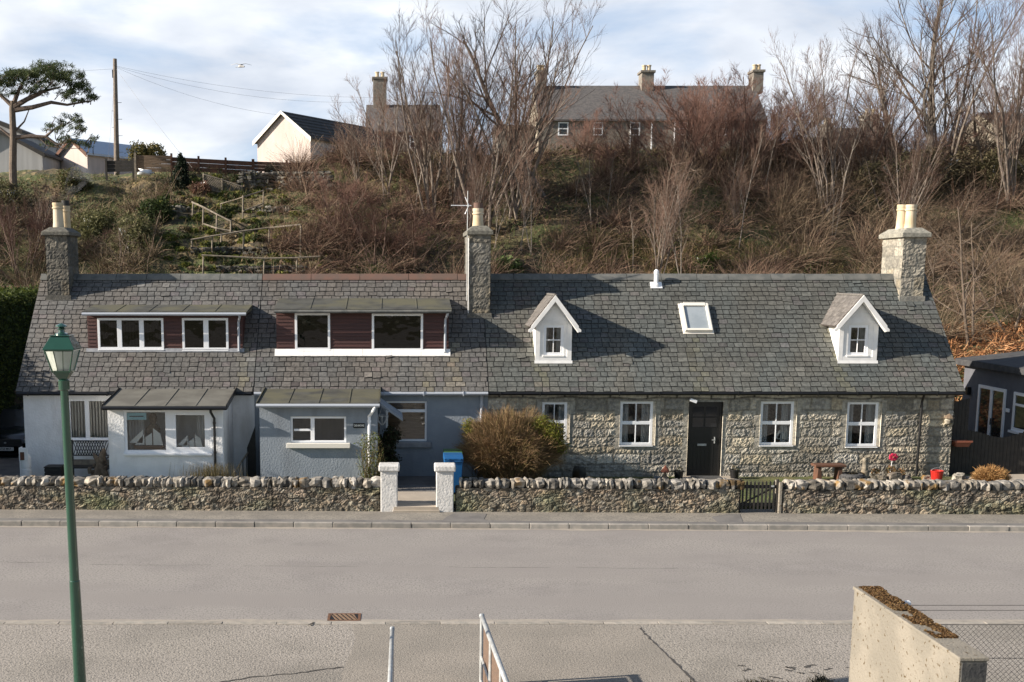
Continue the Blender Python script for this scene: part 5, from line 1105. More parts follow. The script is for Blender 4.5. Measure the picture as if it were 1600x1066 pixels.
# chain link fence
cy_ = wy1-.35; z0, z1 = .22, 1.16; x0, x1 = wx1+.02, wx1+9
t = thing('chain_link_fence', ((x0+x1)/2, cy_, 0), 'chain link fence with two strands of barbed wire right of the cream wall', 'fence')
g = MB(); s = .075; k = 0; x = x0-(z1-z0)
while x < x1:
    for sg in (1, -1):
        xa, xb = x, x+(z1-z0); za, zb_ = (z0, z1) if sg > 0 else (z1, z0)
        if xa < x0: f2 = (x0-xa)/(xb-xa); za = za+(zb_-za)*f2; xa = x0
        if xb > xa+.01: g.tube([(xa, cy_+.003*sg, za), (xb, cy_+.003*sg, zb_)], .0026, 3, cap=False)
    x += s
g.build('mesh', M['wire'], t)
g = MB(); [g.tube([(x0-.1, cy_+.01, z), (x1, cy_+.01, z)], .0045, 4, cap=False) for z in (z1, (z0+z1)/2, 1.36, 1.43)]; g.build('wires', M['wire'], t)
q = G(1386, 924, 1.45); g = MB(); g.rock((q.x, cy_, 1.45), .05, .04, .05, rng, (1,1,1), .1); g.build('insulator', M['upvc'], t)
for x in (x1-3.0,): g = MB(); g.box(x, x+.08, cy_-.05, cy_+.05, -.2, 1.5); g.build('post', M['conc'], t)
yb_ = cy_-.05; g = MB(); q = G(1512, 1056, .22); g.tube([(q.x-.2, yb_-.10, .16), (x1, yb_+.12, .26)], .045, 12); tag(g.build('rusty_pipe', M['rust'], smooth=True), 'rusty red pipe along the foot of the chain link fence', 'pipe')
g = MB(); g.box(wx1+.01, x1, yb_-3, yb_-.12, -.3, -.02+.03); tag(g.build('painted_bank_shade', M['soot_shade']), kind='structure')  # flat black ground stands for the shade in the drop below the fence
# weeds at the foot of the wall
r = np.random.default_rng(9)
def base(r, n): x = wx0-.05-3.0*r.random(n)**1.2; return np.stack([x, 16.62-.95*r.random(n)**.6-.25*np.abs(np.sin(x*3))-.12*(wx0-x), np.full(n, .0)], 1)
def tip(r, n, b0): return b0+np.stack([r.normal(size=n)*.05, r.normal(size=n)*.05, .02+.08*r.random(n)], 1)
V, c_ = twigs(11000, 9, base, 0, tip, [(.06,.06,.03),(.12,.10,.06),(.035,.035,.025),(.025,.025,.022)], .007); tag(np_mesh('roadside_weeds', V, 4, c_, M['leaf']), 'thin weeds and grit along the edge of the lay by beside the cream wall', 'weeds', kind='stuff')
# aerial on the middle chimney
cyc = RP(750, 495).y; t = thing('television_aerial', (X(731,cyc,470), cyc+.1, Zp(480,cyc)), 'television aerial on a mast strapped to the middle chimney', 'aerial')
xm_ = X(731, cyc, 330); g = MB(); g.tube([(xm_, cyc+.1, Zp(470,cyc)), (xm_, cyc+.1, Zp(298,cyc))], .014, 6); g.build('mast', M['galv'], t); zz_ = Zp(321, cyc)
g = MB(); g.tube([(X(705,cyc,320), cyc+.05, zz_), (X(737,cyc,320), cyc+.15, zz_)], .012, 5)
for k in range(7): x = X(706+3.2*k,cyc,320); g.tube([(x, cyc-.09+.05, zz_), (x, cyc+.19, zz_)], .005, 4)
g.tube([(X(727,cyc,320), cyc+.1, zz_+.24), (X(733,cyc,320), cyc+.1, zz_), (X(727,cyc,320), cyc+.1, zz_-.24)], .012, 5); g.build('antenna', M['upvc'], t)
g = MB(); g.tube([(X(732,cyc,380), cyc-.02, Zp(372,cyc)), (X(732,cyc,440), cyc-.02, Zp(490,cyc))], .012, 5); g.build('cable', M['wpaint'], t)
# ------------------------------------------------------------------ bare trees
def grow_tree(seed, kind):
    rr = random.Random(seed); tb, cb = MB(), MB()
    K = dict(
        upright=dict(H=9, stems=(4,6), spread=.15, l1=10, a1=.45, l2=8, a2=.5, l3=7, up=.45, ratio=.42, r=.062, start=.2),
        spreading=dict(H=9, stems=(1,2), spread=.22, l1=15, a1=.78, l2=11, a2=.55, l3=8, up=.32, ratio=.60, r=.17, start=.2),
        thin=dict(H=8, stems=(1,2), spread=.10, l1=11, a1=.5, l2=7, a2=.5, l3=5, up=.4, ratio=.36, r=.05, start=.35),
        fan=dict(H=6, stems=(5,7), spread=.50, l1=11, a1=.5, l2=9, a2=.5, l3=8, up=.30, ratio=.45, r=.05, start=.2),
        gnarled=dict(H=7, stems=(2,3), spread=.35, l1=11, a1=1.0, l2=9, a2=.8, l3=7, up=.10, ratio=.60, r=.09, start=.2))[kind]
    H = K['H']; tone = {'upright':(.19,.155,.13),'spreading':(.15,.125,.105),'thin':(.24,.205,.175),'fan':(.15,.10,.08),'gnarled':(.15,.115,.09)}[kind]
    twc = {'upright':(.14,.09,.07),'spreading':(.11,.08,.065),'thin':(.16,.105,.08),'fan':(.16,.09,.07),'gnarled':(.14,.10,.07)}[kind]
    def br(mb, p, d, L_, r, n, col, sides, wob, up):
        pts = [p]; q = p; dd = d.copy()
        for i in range(n):
            dd = (dd + Vector((rr.gauss(0,wob), rr.gauss(0,wob), rr.gauss(0,wob)+up/n))).normalized(); q = q+dd*(L_/n); pts.append(q)
        mb.tube(pts, [r*(1-.72*i/n) for i in range(n+1)], sides, col, cap=False); return pts
    def at(pts, t): f = t*(len(pts)-1); i = min(int(f), len(pts)-2); a, b = pts[i], pts[i+1]; return a.lerp(b, f-i), (b-a).normalized()
    def side(d, ang): 
        a = d.orthogonal().normalized(); a.rotate(Matrix.Rotation(rr.uniform(0, 6.283), 3, d)); return (d*math.cos(ang)+a*math.sin(ang)).normalized()
    for s in range(rr.randint(*K['stems'])):
        d = Vector((rr.gauss(0,K['spread']), rr.gauss(0,K['spread']), 1)).normalized(); h = H*rr.uniform(.75,1); p0 = Vector((rr.gauss(0,.15), rr.gauss(0,.15), -.3))
        P0 = br(tb, p0, d, h, K['r']*rr.uniform(.8,1.1), 7, tone, 6, .07, .15)
        for i in range(K['l1']):
            t = K['start']+(1-K['start'])*(i+rr.random())/K['l1']*.97; p, dd = at(P0, t); L1 = h*K['ratio']*(1.15-.75*t)*rr.uniform(.7,1.2); r1 = K['r']*(1-.7*t)*.5
            P1 = br(tb, p, side(dd, K['a1']*rr.uniform(.7,1.3)), L1, r1, 5, tone, 4, .10, K['up'])
            for j in range(K['l2']):
                t2 = .15+.85*(j+rr.random())/K['l2']; p2, d2 = at(P1, min(t2,.99)); L2 = L1*.55*(1.1-.6*t2)*rr.uniform(.6,1.3); k = rr.uniform(.7,1.35); c = tuple(q*k for q in twc)
                P2 = br(cb, p2, side(d2, K['a2']*rr.uniform(.6,1.4)), L2, max(.006, r1*.32), 3, c, 3, .12, K['up']*.8)
                for m in range(K['l3']):
                    p3, d3 = at(P2, min(.99, rr.uniform(.2,1))); L3 = max(.25, L2*.5)*rr.uniform(.5,1.2); br(cb, p3, side(d3, .5*rr.uniform(.5,1.4)), L3, .0048, 2, c, 3, .14, K['up']*.6)
    return tb, cb, H
PROTO = {}
def proto(kind, i):
    if (kind, i) not in PROTO:
        tb, cb, H = grow_tree(hash_(kind)*7+i*13+5, kind)
        PROTO[(kind, i)] = (tb, cb, H, [None])
    return PROTO[(kind, i)]
def hash_(s): return sum(ord(c)*(k+1) for k, c in enumerate(s))
def tree(name, kind, i, px, Y, py_top, label, cat='tree', group=None, wide=1.0, rz_=0.0, lean=0.0):
    tb, cb, H, first = proto(kind, i); x = X(px, Y, 300); z = hgt(x, Y)-.1; hh = Zp(py_top, Y)-z; s = hh/H
    if first[0] is None:
        t = thing(name, (0,0,0), label, cat, group); t['_local'] = 1
        tb.build('trunk', M['bark'], t); cb.build('crown', M['twig'], t); del t['_local']; first[0] = t
    else:
        t = copy_tree(first[0]); t.name = name
        for k in ('group',):
            if k in t.keys(): del t[k]
        tag(t, label, cat, group)
    t.location = (x, Y, z); t.rotation_euler = (0, lean, rz_); w_ = min(wide, 1.12) if kind in ('upright', 'spreading') else min(wide, 1.25); t.scale = (s*w_, s*w_, s); return t
TR = [
 ('upright',0,557,57,175,'small bare tree standing before the right half of the pink walled shed',1.0),
 ('thin',0,583,58,118,'thin bare tree just left of the far chimney behind the shed',1.2),
 ('upright',1,606,56,92,'bare multi stemmed tree in front of the far house chimney',1.15),
 ('thin',1,640,55,70,'pale slim bare tree right of the far house chimney',1.3),
 ('upright',2,672,54,50,'bare multi stemmed tree in front of the ridge of the far left house',1.2),
 ('thin',0,694,57,80,'thin bare tree at the right end of the far left house roof',1.3),
 ('upright',0,716,55,36,'tall bare multi stemmed tree left of the middle chimney line',1.1),
 ('upright',1,750,53,22,'tall bare tree directly above the middle chimney of the row',1.15),
 ('thin',1,776,56,40,'slim bare tree just right of the middle chimney line',1.3),
 ('upright',2,806,54,4,'tallest bare tree of the clump left of the big grey house',1.2),
 ('spreading',0,850,56,6,'broad dark bare tree spreading over the left chimney of the big grey house',1.1),
 ('thin',2,818,54,210,'slender pale stemmed sapling low on the bank left of the big grey house',.9),
 ('thin',0,772,52,250,'pale leaning sapling just above the roof right of the middle chimney',.9),
 ('fan',0,905,60,165,'low brown bush tree in front of the left windows of the big grey house',1.2),
 ('thin',1,945,55,200,'lone thin pale sapling below the windows of the big grey house',.8),
 ('fan',1,992,58,150,'brown bushy tree before the middle of the big grey house',1.0),
 ('gnarled',0,1036,52,200,'forked white stemmed tree low on the bank above the white vent pipe',.8),
 ('fan',2,1062,57,112,'reddish brown bushy tree right of the middle of the big grey house',1.1),
 ('fan',0,1112,58,92,'wide reddish brown twiggy tree hiding the right half of the big grey house',1.4),
 ('thin',2,1152,52,165,'lone pale birch like stem rising left of the right gabled dormer',.8),
 ('fan',1,1168,57,100,'reddish brown fan shaped tree before the right chimney of the big grey house',1.4),
 ('fan',2,1212,58,108,'brown fan shaped tree at the right end of the big grey house',1.2),
 ('upright',0,1292,54,50,'pale barked upright bare tree beside the dark overgrown hedge',1.0),
 ('thin',1,1320,56,80,'slim bare tree right of the pale barked upright tree',1.4),
 ('upright',1,1356,57,90,'bare tree in front of the far right cottage chimney',1.1),
 ('spreading',1,1400,58,20,'broad bare tree left of the tallest trees at the right',.95),
 ('spreading',2,1440,56,-60,'tallest bare tree at the right, with the widest crown',1.0),
 ('upright',2,1472,57,-40,'tall bare multi stemmed tree leaning right beside the tallest one',1.2),
 ('thin',2,1508,58,40,'thin bare tree between the tallest trees and the dark twiggy one',1.4),
 ('gnarled',1,1543,57,70,'dark twiggy tree before the cream house at the far right',1.1),
 ('upright',0,1580,55,-10,'tall bare tree standing nearest the upper right corner',1.1),
 ('spreading',0,1612,55,30,'bare tree with branches reaching in from the right edge',.7),
 ('gnarled',2,1538,44,300,'gnarled bare tree beside the house end above the orange bracken',.8),
 ('gnarled',0,1470,48,330,'low tangled bare tree behind the right chimney of the granite cottage',1.0),
 ('gnarled',1,1600,45,330,'tangled bare tree above the grey extension roof',.9),
 ('gnarled',2,1395,54,235,'tangled grey brown scrub tree above the ridge right of the right dormer',1.3),
 ('fan',0,30,52,270,'grey twiggy sapling clump above the hedge at the left edge',.8),
 ('fan',1,95,53,300,'grey twiggy sapling clump behind the left chimney',.9),
 ('thin',0,52,54,262,'thin bare sapling left of the left chimney',1.0),
 ('gnarled',1,180,51,330,'scrubby bare bush tree on the bank right of the left chimney',1.5),
 ('fan',2,520,53,250,'mauve brown twiggy tree on the bank right of the terraced garden',1.4),
 ('fan',0,585,51,290,'brown bramble like small tree behind the red ridge tiles',1.5),
 ('fan',1,655,51,280,'brown twiggy small tree low on the bank left of the television aerial',1.5),
 ('gnarled',0,1250,54,250,'dense brown scrub tree below the dark overgrown hedge',1.4),
]
rr = random.Random(78)
for k, (px, pt) in enumerate([(945,215),(1085,130),(1135,118),(1188,125),(1375,140),(1415,150),(1500,130),(1560,150),(528,235),(620,190),(655,165),(730,170)]):
    TR.append(('fan', k % 3, px, 57.5+(k % 4)*.7, pt, 'spreading warm brown twiggy bush tree at the top of the bank', 1.25))
rr = random.Random(77)
for k in range(26):
    px = rr.choice((rr.uniform(545,880), rr.uniform(880,1290), rr.uniform(1290,1590))); Y = rr.uniform(49.5,57); base_py = (T(px, 400).y and 0) or 0
    TR.append((rr.choice(('thin','thin','thin','upright')), rr.randint(0,2), px, Y, rr.uniform(180,290) if Y < 54 else rr.uniform(120,240), 'slender bare sapling among the brambles of the bank', rr.uniform(.8,1.1)))
for i, (kd, k, px, Y, pt, lb, wd) in enumerate(TR):
    tree('bare_tree', kd, k, px, Y, pt, lb, 'tree', 'bare trees on the bank', wd, i*1.7)
# ------------------------------------------------------------------ understorey on the bank (nobody could count it)
def on_bank(r, n, x0, x1, y0, y1, dens=None):
    x = r.uniform(x0, x1, n); y = r.uniform(y0, y1, n); z = np.array([hgt(a, b) for a, b in zip(x, y)]); return np.stack([x, y, z-.03], 1)
def thicket(name, label, n, seed, x0, x1, y0, y1, ln, cols, w=.010, side=1.0, keepf=None, m='twig', upz=.8, clusters=0):
    def base(r, k):
        b = on_bank(r, k, x0, x1, y0, y1)
        if keepf is not None:
            ok = np.array([keepf(*q) for q in b]); b[~ok] = b[ok][r.integers(0, ok.sum(), (~ok).sum())] + np.concatenate([r.normal(size=((~ok).sum(), 2))*.25, np.zeros(((~ok).sum(), 1))], 1)
        return b
    base_ = base
    if clusters:
        def base(r, k):
            C = base_(r, clusters); q = C[r.integers(0, clusters, k)]; return q+r.normal(size=(k, 3))*np.array([.10,.10,.03])
    def tip(r, k, b0):
        d = r.normal(size=(k, 3))*np.array([side*1.25, side*1.25, .55]) + np.array([.15, -.15, upz*.75]); d /= np.linalg.norm(d, axis=1, keepdims=True); return b0 + d*(ln*r.uniform(.35, 1.2, k))[:, None]
    V, c = twigs(n, seed, base, 0, tip, cols, w, segs=3, wob=.10); return tag(np_mesh(name, V, 4, c, M[m], origin=(0,0,0)), label, 'undergrowth', kind='stuff')
MAUVE = [(.19,.12,.09),(.14,.09,.07),(.26,.18,.13),(.07,.048,.036),(.32,.235,.165),(.10,.068,.05),(.22,.13,.095)]
OLIVE = [(.21,.155,.105),(.15,.115,.075),(.10,.075,.05),(.29,.225,.155),(.18,.12,.085)]
clump = lambda s, th: (lambda x, y, z: noise.noise(Vector((x*.55, y*.7, s))) > th)
thicket('bramble_thicket', 'brown and mauve tangle of bare brambles covering the bank behind the row', 46000, 51, X(430,53,350), 31, 47, 61, 1.7, MAUVE, .0065, .8, clump(3.3,-.12), clusters=420)
thicket('bramble_litter', 'short tangled twigs and dead stems between the brambles of the bank', 26000, 57, X(430,53,350), 31, 47, 61, .8, MAUVE+[(.05,.04,.03)], .009, 1.2, clump(4.3,-.2))
thicket('scrub_thicket', 'olive brown tangle of scrub at the right of the bank', 30000, 52, 17, 32, 42, 61.5, 1.9, OLIVE, .007, .8, clump(5.3,-.15), clusters=260)
thicket('left_scrub', 'grey olive scrub on the bank behind the left chimney', 17000, 53, -19, X(250,53,350), 48, 58.5, 1.0, OLIVE+[(.12,.13,.06)], .009, .8, clump(7.3,-.25), clusters=220)
thicket('dry_grass', 'dry tan and green grass on the bank', 42000, 54, -19, 32, 46, 62, .40, [(.26,.19,.10),(.20,.15,.08),(.09,.12,.035),(.12,.14,.045),(.15,.12,.06)], .010, .5, clump(9.1,-.15), 'leaf')
thicket('bank_straw', 'pale straw grass low on the bank above the granite roof', 20000, 58, X(860,50,350), X(1330,50,350), 48.5, 52.5, .45, [(.34,.25,.13),(.27,.20,.10),(.12,.15,.04),(.22,.17,.08)], .010, .6, clump(2.1,-.25), 'leaf')
r_ = np.random.default_rng(33); n_ = 30000; bp_ = on_bank(r_, n_, -19, 32, 47, 61); bp_[:, 2] += r_.random(n_)**2*.5
kp_ = np.array([noise.noise(Vector((q_[0]*.9, q_[1]*1.1, 6.6))) > -.02 for q_ in bp_]); bp_ = bp_[kp_]; n_ = len(bp_); a_ = r_.normal(size=(n_, 3)); a_ /= np.linalg.norm(a_, axis=1, keepdims=True); b2_ = np.cross(a_, r_.normal(size=(n_, 3))); b2_ /= np.linalg.norm(b2_, axis=1, keepdims=True); s_ = r_.uniform(.03, .075, (n_, 1))
tag(np_mesh('bank_leaves', np.stack([bp_-a_*s_*1.3, bp_-b2_*s_*.7, bp_+a_*s_*1.3, bp_+b2_*s_*.7], 1), 4, np.array([(.05,.065,.02),(.09,.10,.03),(.13,.09,.05),(.07,.045,.03),(.16,.13,.06)])[r_.integers(0,5,n_)]*r_.uniform(.6,1.3,(n_,1)), M['leaf'], origin=(0,0,0)), 'low ivy and dead leaves in patches over the bank', 'undergrowth', kind='stuff')
thicket('bracken_bank', 'orange dead bracken behind the grey extension', 15000, 55, 16.6, 25, 38.8, 46, .42, [(.42,.21,.10),(.33,.16,.075),(.50,.30,.16),(.22,.11,.06)], .022, .8, None, 'bracken', .4)
# mossy tussocks in the terraced garden
def cloud_on(name, label, n, spots, size, cols, seed, kind=None, cat='undergrowth'):
    V, c = leafcloud(spots, n, size, cols, seed, 1, .55, 1.7); return tag(np_mesh(name, V, 4, c, M['leaf']), label, cat, kind=kind)
rr = random.Random(12); spots = []
for k in range(230):
    p = T(rr.uniform(255, 520), rr.uniform(275, 432)); r_ = rr.uniform(.10,.27); spots.append((p.x, p.y, p.z, (r_*1.3, r_, r_*.7)))
thr = lambda a, b: [s for i, s in enumerate(spots) if a <= i % 10 < b]
cloud_on('mossy_tussocks', 'yellow green mossy tussocks among the garden terraces', 26000, thr(0,4), .04, [(.16,.17,.03),(.22,.21,.05),(.10,.13,.03)], 61, 'stuff')
cloud_on('dark_ground_cover', 'dark green ground cover among the garden terraces', 20000, thr(4,8), .045, [(.05,.07,.025),(.035,.05,.02),(.08,.09,.03)], 62, 'stuff')
cloud_on('dead_ground_cover', 'tan dead plants among the garden terraces', 7000, thr(8,10), .045, [(.26,.19,.11),(.18,.13,.08),(.3,.25,.17)], 63, 'stuff')
def shrub(px, py, r_, n, size, cols, label, name='shrub', cat='shrub', Y=None, hz=.8, seed=0):
    p = T(px, py) if Y is None else P(px, py, Y); t = thing(name, (p.x, p.y, p.z-r_*.5), label, cat); s = []
    rr = random.Random(px)
    for k in range(9): s.append((p.x+rr.uniform(-.6,.6)*r_, p.y+rr.uniform(-.5,.5)*r_, p.z+rr.uniform(.0,1)*r_*hz, r_*rr.uniform(.35,.6)))
    V, c = leafcloud(s, n, size, cols, int(px)+seed); np_mesh('foliage', V, 4, c, M['leaf'], t); g = MB()
    for k in range(5): g.tube([(p.x, p.y, p.z-r_*.6), (p.x+rr.uniform(-.3,.3)*r_, p.y, p.z+.2*r_), (p.x+rr.uniform(-.5,.5)*r_, p.y, p.z+.8*r_)], .03, 4)
    g.build('stem', M['bark'], t); return t
DG = [(.045,.065,.02),(.06,.085,.025),(.03,.045,.015)]
shrub(800, 428, .75, 2600, .06, [(.09,.14,.04),(.14,.19,.07),(.05,.08,.02)], 'glossy green laurel bush behind the ridge just right of the middle chimney', seed=1)
shrub(1098, 418, .5, 900, .05, [(.12,.17,.04),(.07,.11,.02)], 'small bright green bush low on the bank above the skylight')
shrub(235, 246, 1.0, 3500, .05, [(.12,.11,.04),(.17,.14,.05),(.08,.08,.03)], 'rounded brown green gorse bush behind the left end of the timber fence', Y=64, hz=.25)
shrub(150, 372, 1.1, 5000, .045, [(.13,.13,.055),(.19,.18,.085),(.08,.085,.035)], 'olive green shrub on the bank just right of the left chimney')
shrub(205, 392, 1.2, 5000, .045, [(.12,.12,.05),(.17,.16,.08),(.08,.08,.035)], 'large olive shrub behind the ridge right of the left chimney')
shrub(120, 300, .9, 3000, .045, [(.12,.10,.05),(.09,.10,.035)], 'brown green shrub high on the bank above the left chimney pots')
shrub(240, 350, 1.0, 4200, .045, DG, 'dark green shrub on the bank left of the sloping handrails')
shrub(315, 300, .55, 1500, .04, [(.20,.11,.08),(.15,.09,.06)], 'reddish brown bush below the lattice panels')
shrub(430, 285, .7, 1600, .05, [(.07,.065,.04),(.11,.09,.06)], 'dark brown shrub on the stone terrace right of the lattice panels')
shrub(20, 330, 1.2, 3000, .045, [(.13,.11,.06),(.10,.10,.045)], 'grey green shrub at the left edge below the pine')
shrub(1385, 300, 1.5, 5200, .05, [(.15,.13,.07),(.19,.16,.09),(.10,.095,.05)], 'large olive brown bush above the right chimney pots')
shrub(1470, 290, 1.5, 5200, .05, [(.16,.13,.08),(.12,.10,.055)], 'olive brown bush below the tallest trees')
shrub(1560, 300, 1.5, 5200, .05, [(.17,.14,.08),(.12,.11,.055)], 'large tan olive bush near the right edge of the bank')
# dark overgrown hedge, conifer
V, c = leafcloud([(X(px,59.5,250), 59.5+.3*math.sin(px), Zp(py,59.5), (.9,.8,.75)) for px, py in ((1205,262),(1222,250),(1240,244),(1258,240),(1275,244),(1292,255),(1230,268),(1255,262),(1280,270))], 15000, .07, [(.035,.022,.016),(.05,.03,.02),(.025,.02,.012)], 71, 1, .2)
t = thing('overgrown_hedge', (X(1250,59.5,250), 59.5, hgt(X(1250,59.5,250),59.5)), 'nearly black overgrown hedge right of the big grey house', 'hedge'); np_mesh('foliage', V, 4, c, M['leaf'], t)
cb_ = P(284, 300, 57.5); t = thing('dark_conifer', (cb_.x, 57.5, hgt(cb_.x, 57.5)), 'narrow nearly black conifer in front of the timber fence', 'conifer'); zt_ = Zp(240,57.5); n = 11
V, c = leafcloud([(cb_.x+.05*math.sin(k), 57.5, cb_.z+(zt_-cb_.z)*k/n, (.42*(1-(k/n)**1.5)+.08,)*2+(.22,)) for k in range(n)], 4200, .05, [(.012,.02,.012),(.02,.03,.016)], 72, 1, .3); np_mesh('foliage', V, 4, c, M['leaf'], t)
g = MB(); g.tube([(cb_.x,57.5,hgt(cb_.x,57.5)-.2),(cb_.x,57.5,zt_-.3)], .05, 6); g.build('trunk', M['bark'], t)
# ------------------------------------------------------------------ pine
PY = 58.0; pz0 = hgt(X(20,PY,280), PY)
t = thing('pine_tree', (X(20,PY,280), PY, pz0), 'wind shaped pine with a flat dark green crown at the left', 'pine tree')
q = lambda px, py, dy=0: P(px, py, PY+dy)
g = MB(); tc_ = (.15,.115,.09)
g.tube([q(22,330),q(20,260),q(21,215),q(19,170),q(20,158)], [.21,.18,.16,.14,.12], 10, tc_)
def limb(pts, r0): g.tube([q(*p) for p in pts], [r0*(1-.75*i/(len(pts)-1)) for i in range(len(pts))], 6, (.16,.12,.10))
limb([(20,166),(2,150),(-20,140)], .13); limb([(20,168),(48,152),(70,142),(95,136)], .14); limb([(22,172),(50,168),(80,160),(105,164),(140,158)], .13); limb([(21,163),(30,140),(40,122)], .12); limb([(30,162),(62,148),(85,126)], .09); limb([(21,215),(48,213),(72,214),(90,226),(120,220)], .11); limb([(72,213),(85,202),(118,188)], .07); limb([(21,208),(38,190),(48,165)], .06); limb([(20,216),(0,200),(-15,196)], .08); limb([(60,214),(75,228),(100,232),(140,232)], .05)
g.build('trunk', M['bark'], t)
rr = random.Random(8); tips = []
def fol(px, py, n, sx, sy, rad):
    for k in range(n): [tips.append((px+rr.gauss(0,sx*1.15), py-2+rr.gauss(0,sy*1.15), rr.uniform(-1.6,1.6)*(sx/14), rad*rr.uniform(.4,1.0))) for _ in (0,1)]
for a in ((-12,128,10,9,7,.32),(10,126,14,9,8,.32),(28,122,10,8,6,.32),(48,122,15,10,8,.32),(72,118,17,11,7,.34),(84,108,6,8,3,.25),(98,122,14,9,8,.34),(118,132,11,8,8,.32),(130,140,6,6,5,.26),(143,154,6,6,3,.22),(130,158,6,7,2,.20),(108,146,9,9,5,.27),(60,142,8,12,4,.22),(30,146,6,8,4,.22),(5,148,5,8,4,.22),(84,200,6,7,3,.2),(100,194,7,8,3,.22),(118,186,7,6,4,.22),(124,198,6,5,3,.2),(90,206,4,8,2,.18),(106,216,5,8,3,.18),(128,204,4,4,3,.18),(146,218,4,4,2,.15),(120,224,8,9,3,.2),(96,224,6,8,3,.18),(78,226,4,6,3,.15),(138,228,4,5,3,.16)): fol(*a)
g = MB(); sp = []
for (a, b_, dy, r_) in tips:
    p = q(a, b_, dy); sp.append((p.x, p.y, p.z, (r_, r_, r_*.6))); 
    if rr.random() < .35: e = p+Vector((rr.uniform(-.35,.0), rr.uniform(-.2,.2), -rr.uniform(.12,.35))); g.tube([e, p], [.03,.012], 3, (.13,.10,.08))
g.build('twigs', M['bark'], t)
V, c = leafcloud(sp, 14000, .020, [(.055,.08,.03),(.08,.105,.04),(.035,.055,.02),(.11,.125,.055)], 81, 1, .1, 6); np_mesh('crown', V, 4, c, M['leaf'], t)
# ------------------------------------------------------------------ utility pole and wires
UY = 64; ub = P(182, 252, UY); ut = P(179.5, 92, UY)
t = thing('utility_pole', (ub.x, UY, ub.z-.8), 'tall wooden utility pole left of the gorse bush on the hilltop', 'utility pole')
g = MB(); g.tube([(ub.x, UY, ub.z-.8), (ut.x, UY, ut.z)], [.15,.10], 10, (.20,.165,.14)); g.build('pole', M['bark'], t)
g = MB(); g.box(ut.x-.16, ut.x-.08, UY-.05, UY+.05, ut.z-.95, ut.z-.55); g.build('terminal_box', M['soot_shade'], t)
g = MB()
for k in range(9): z = ut.z-2.2-k*.42; s_ = (-1)**k; g.tube([(ut.x+.05*s_, UY, z), (ut.x+.27*s_, UY, z)], .013, 4)
g.build('steps', M['galv'], t)
for k, (a, b_, Y2, lb) in enumerate([(640,152,70,'highest of the wires running right from the utility pole'),(560,160,66,'second wire running right from the utility pole'),(482,184,68,'third wire, ending at the pink walled shed'),(300,262,58,'steep wire running down right from the utility pole to the timber fence'),(168,262,62,'steep wire running down left from the utility pole'),(-40,110,60,'wire running left from the utility pole')]):
    e = P(a, b_, Y2); s0_ = Vector((ut.x, UY, ut.z-.35-.03*k)); pts = []
    for i in range(13): f_ = i/12; p = s0_.lerp(e, f_); p.z -= .5*4*f_*(1-f_)*(1 if k < 3 else .2); pts.append(p)
    g = MB(); g.tube(pts, .0045, 4, (1,1,1), cap=False); tag(g.build('overhead_wire', M['wire']), lb, 'wire', 'overhead wires')
# ------------------------------------------------------------------ hilltop buildings
def gable_building(name, corner_px, Y, phi, W, Ln, py_eave, py_ridge, wm_, rm, label, cat, zb=10.0, trim='ivory', ov=.18, ribs=0):
    c0 = P(corner_px, py_eave, Y); ze = c0.z; rd = P(corner_px-20, py_ridge, Y+1).z; t = thing(name, (c0.x, Y, zb), label, cat)
    gd = Vector((-math.cos(phi), math.sin(phi), 0)); sd_ = Vector((math.sin(phi), math.cos(phi), 0))    # along gable (to the left), along side (to the back right)
    O = Vector((c0.x, Y, 0)); f = lambda a, s, z: O+gd*a+sd_*s+Vector((0,0,z))
    g = MB(); A = [f(0,0,zb), f(W,0,zb), f(W,0,ze), f(W/2,0,rd), f(0,0,ze)]; g.prism([tuple(p) for p in A], tuple(sd_*Ln)); g.build('wall', M[wm_], t)
    g = MB(); sl = (rd-ze)/(W/2)
    for s_, a0 in ((0, -ov), (1, W+ov)):
        ez = ze-sl*ov; q_ = [f(a0,-ov,ez+.02), f(W/2,-ov,rd+.02), f(W/2,-ov,rd+.14), f(a0,-ov,ez+.14)]; g.prism([tuple(p) for p in q_], tuple(sd_*(Ln+2*ov)))
    for k in range(ribs):
        fz = (k+.5)/ribs; a_ = -ov+(W/2+ov)*fz; z_ = ze-sl*ov+(rd-ze+sl*ov)*fz+.14
        g.tube([f(a_,-ov,z_), f(a_,Ln+ov,z_)], .05, 4)
    r = g.build('roof', M[rm], t); g = MB()
    for a0 in (-ov, W+ov):
        ez = ze-sl*ov; q_ = [f(a0,-ov-.04,ez-.10), f(W/2,-ov-.04,rd-.02+(0 if a0 < 0 else .0)), f(W/2,-ov-.04,rd+.16), f(a0,-ov-.04,ez+.14)]; g.prism([tuple(p) for p in q_], tuple(sd_*(.036 if a0 < 0 else .034)))
    g.build('bargeboard', M[trim], t); return t, f
t, f = gable_building('shed', 485, 67, R(33), 3.75, 8.5, 215, 178, 'pinkw', 'darkroof', 'pink white harled shed with a ribbed black roof on the hilltop', 'shed', ribs=7, trim='ivory')
t, f = gable_building('shed', 136, 68, R(36), 2.4, 4.4, 240, 221, 'pinkw', 'tinroof_sky', 'pale shed with a shiny metal roof left of the utility pole', 'shed', trim='redwood')
t, f = gable_building('shed', 66, 66, R(1), 4.6, 5.5, 241, 210, 'greyw', 'darkroof', 'grey shed behind the pine trunk', 'shed', trim='blackwood')
t, f = gable_building('house', 32, 72, R(1), 7, 8, 206, 172, 'greyw', 'darkroof', 'tall grey gabled house at the left edge behind the pine', 'house', trim='blackwood')
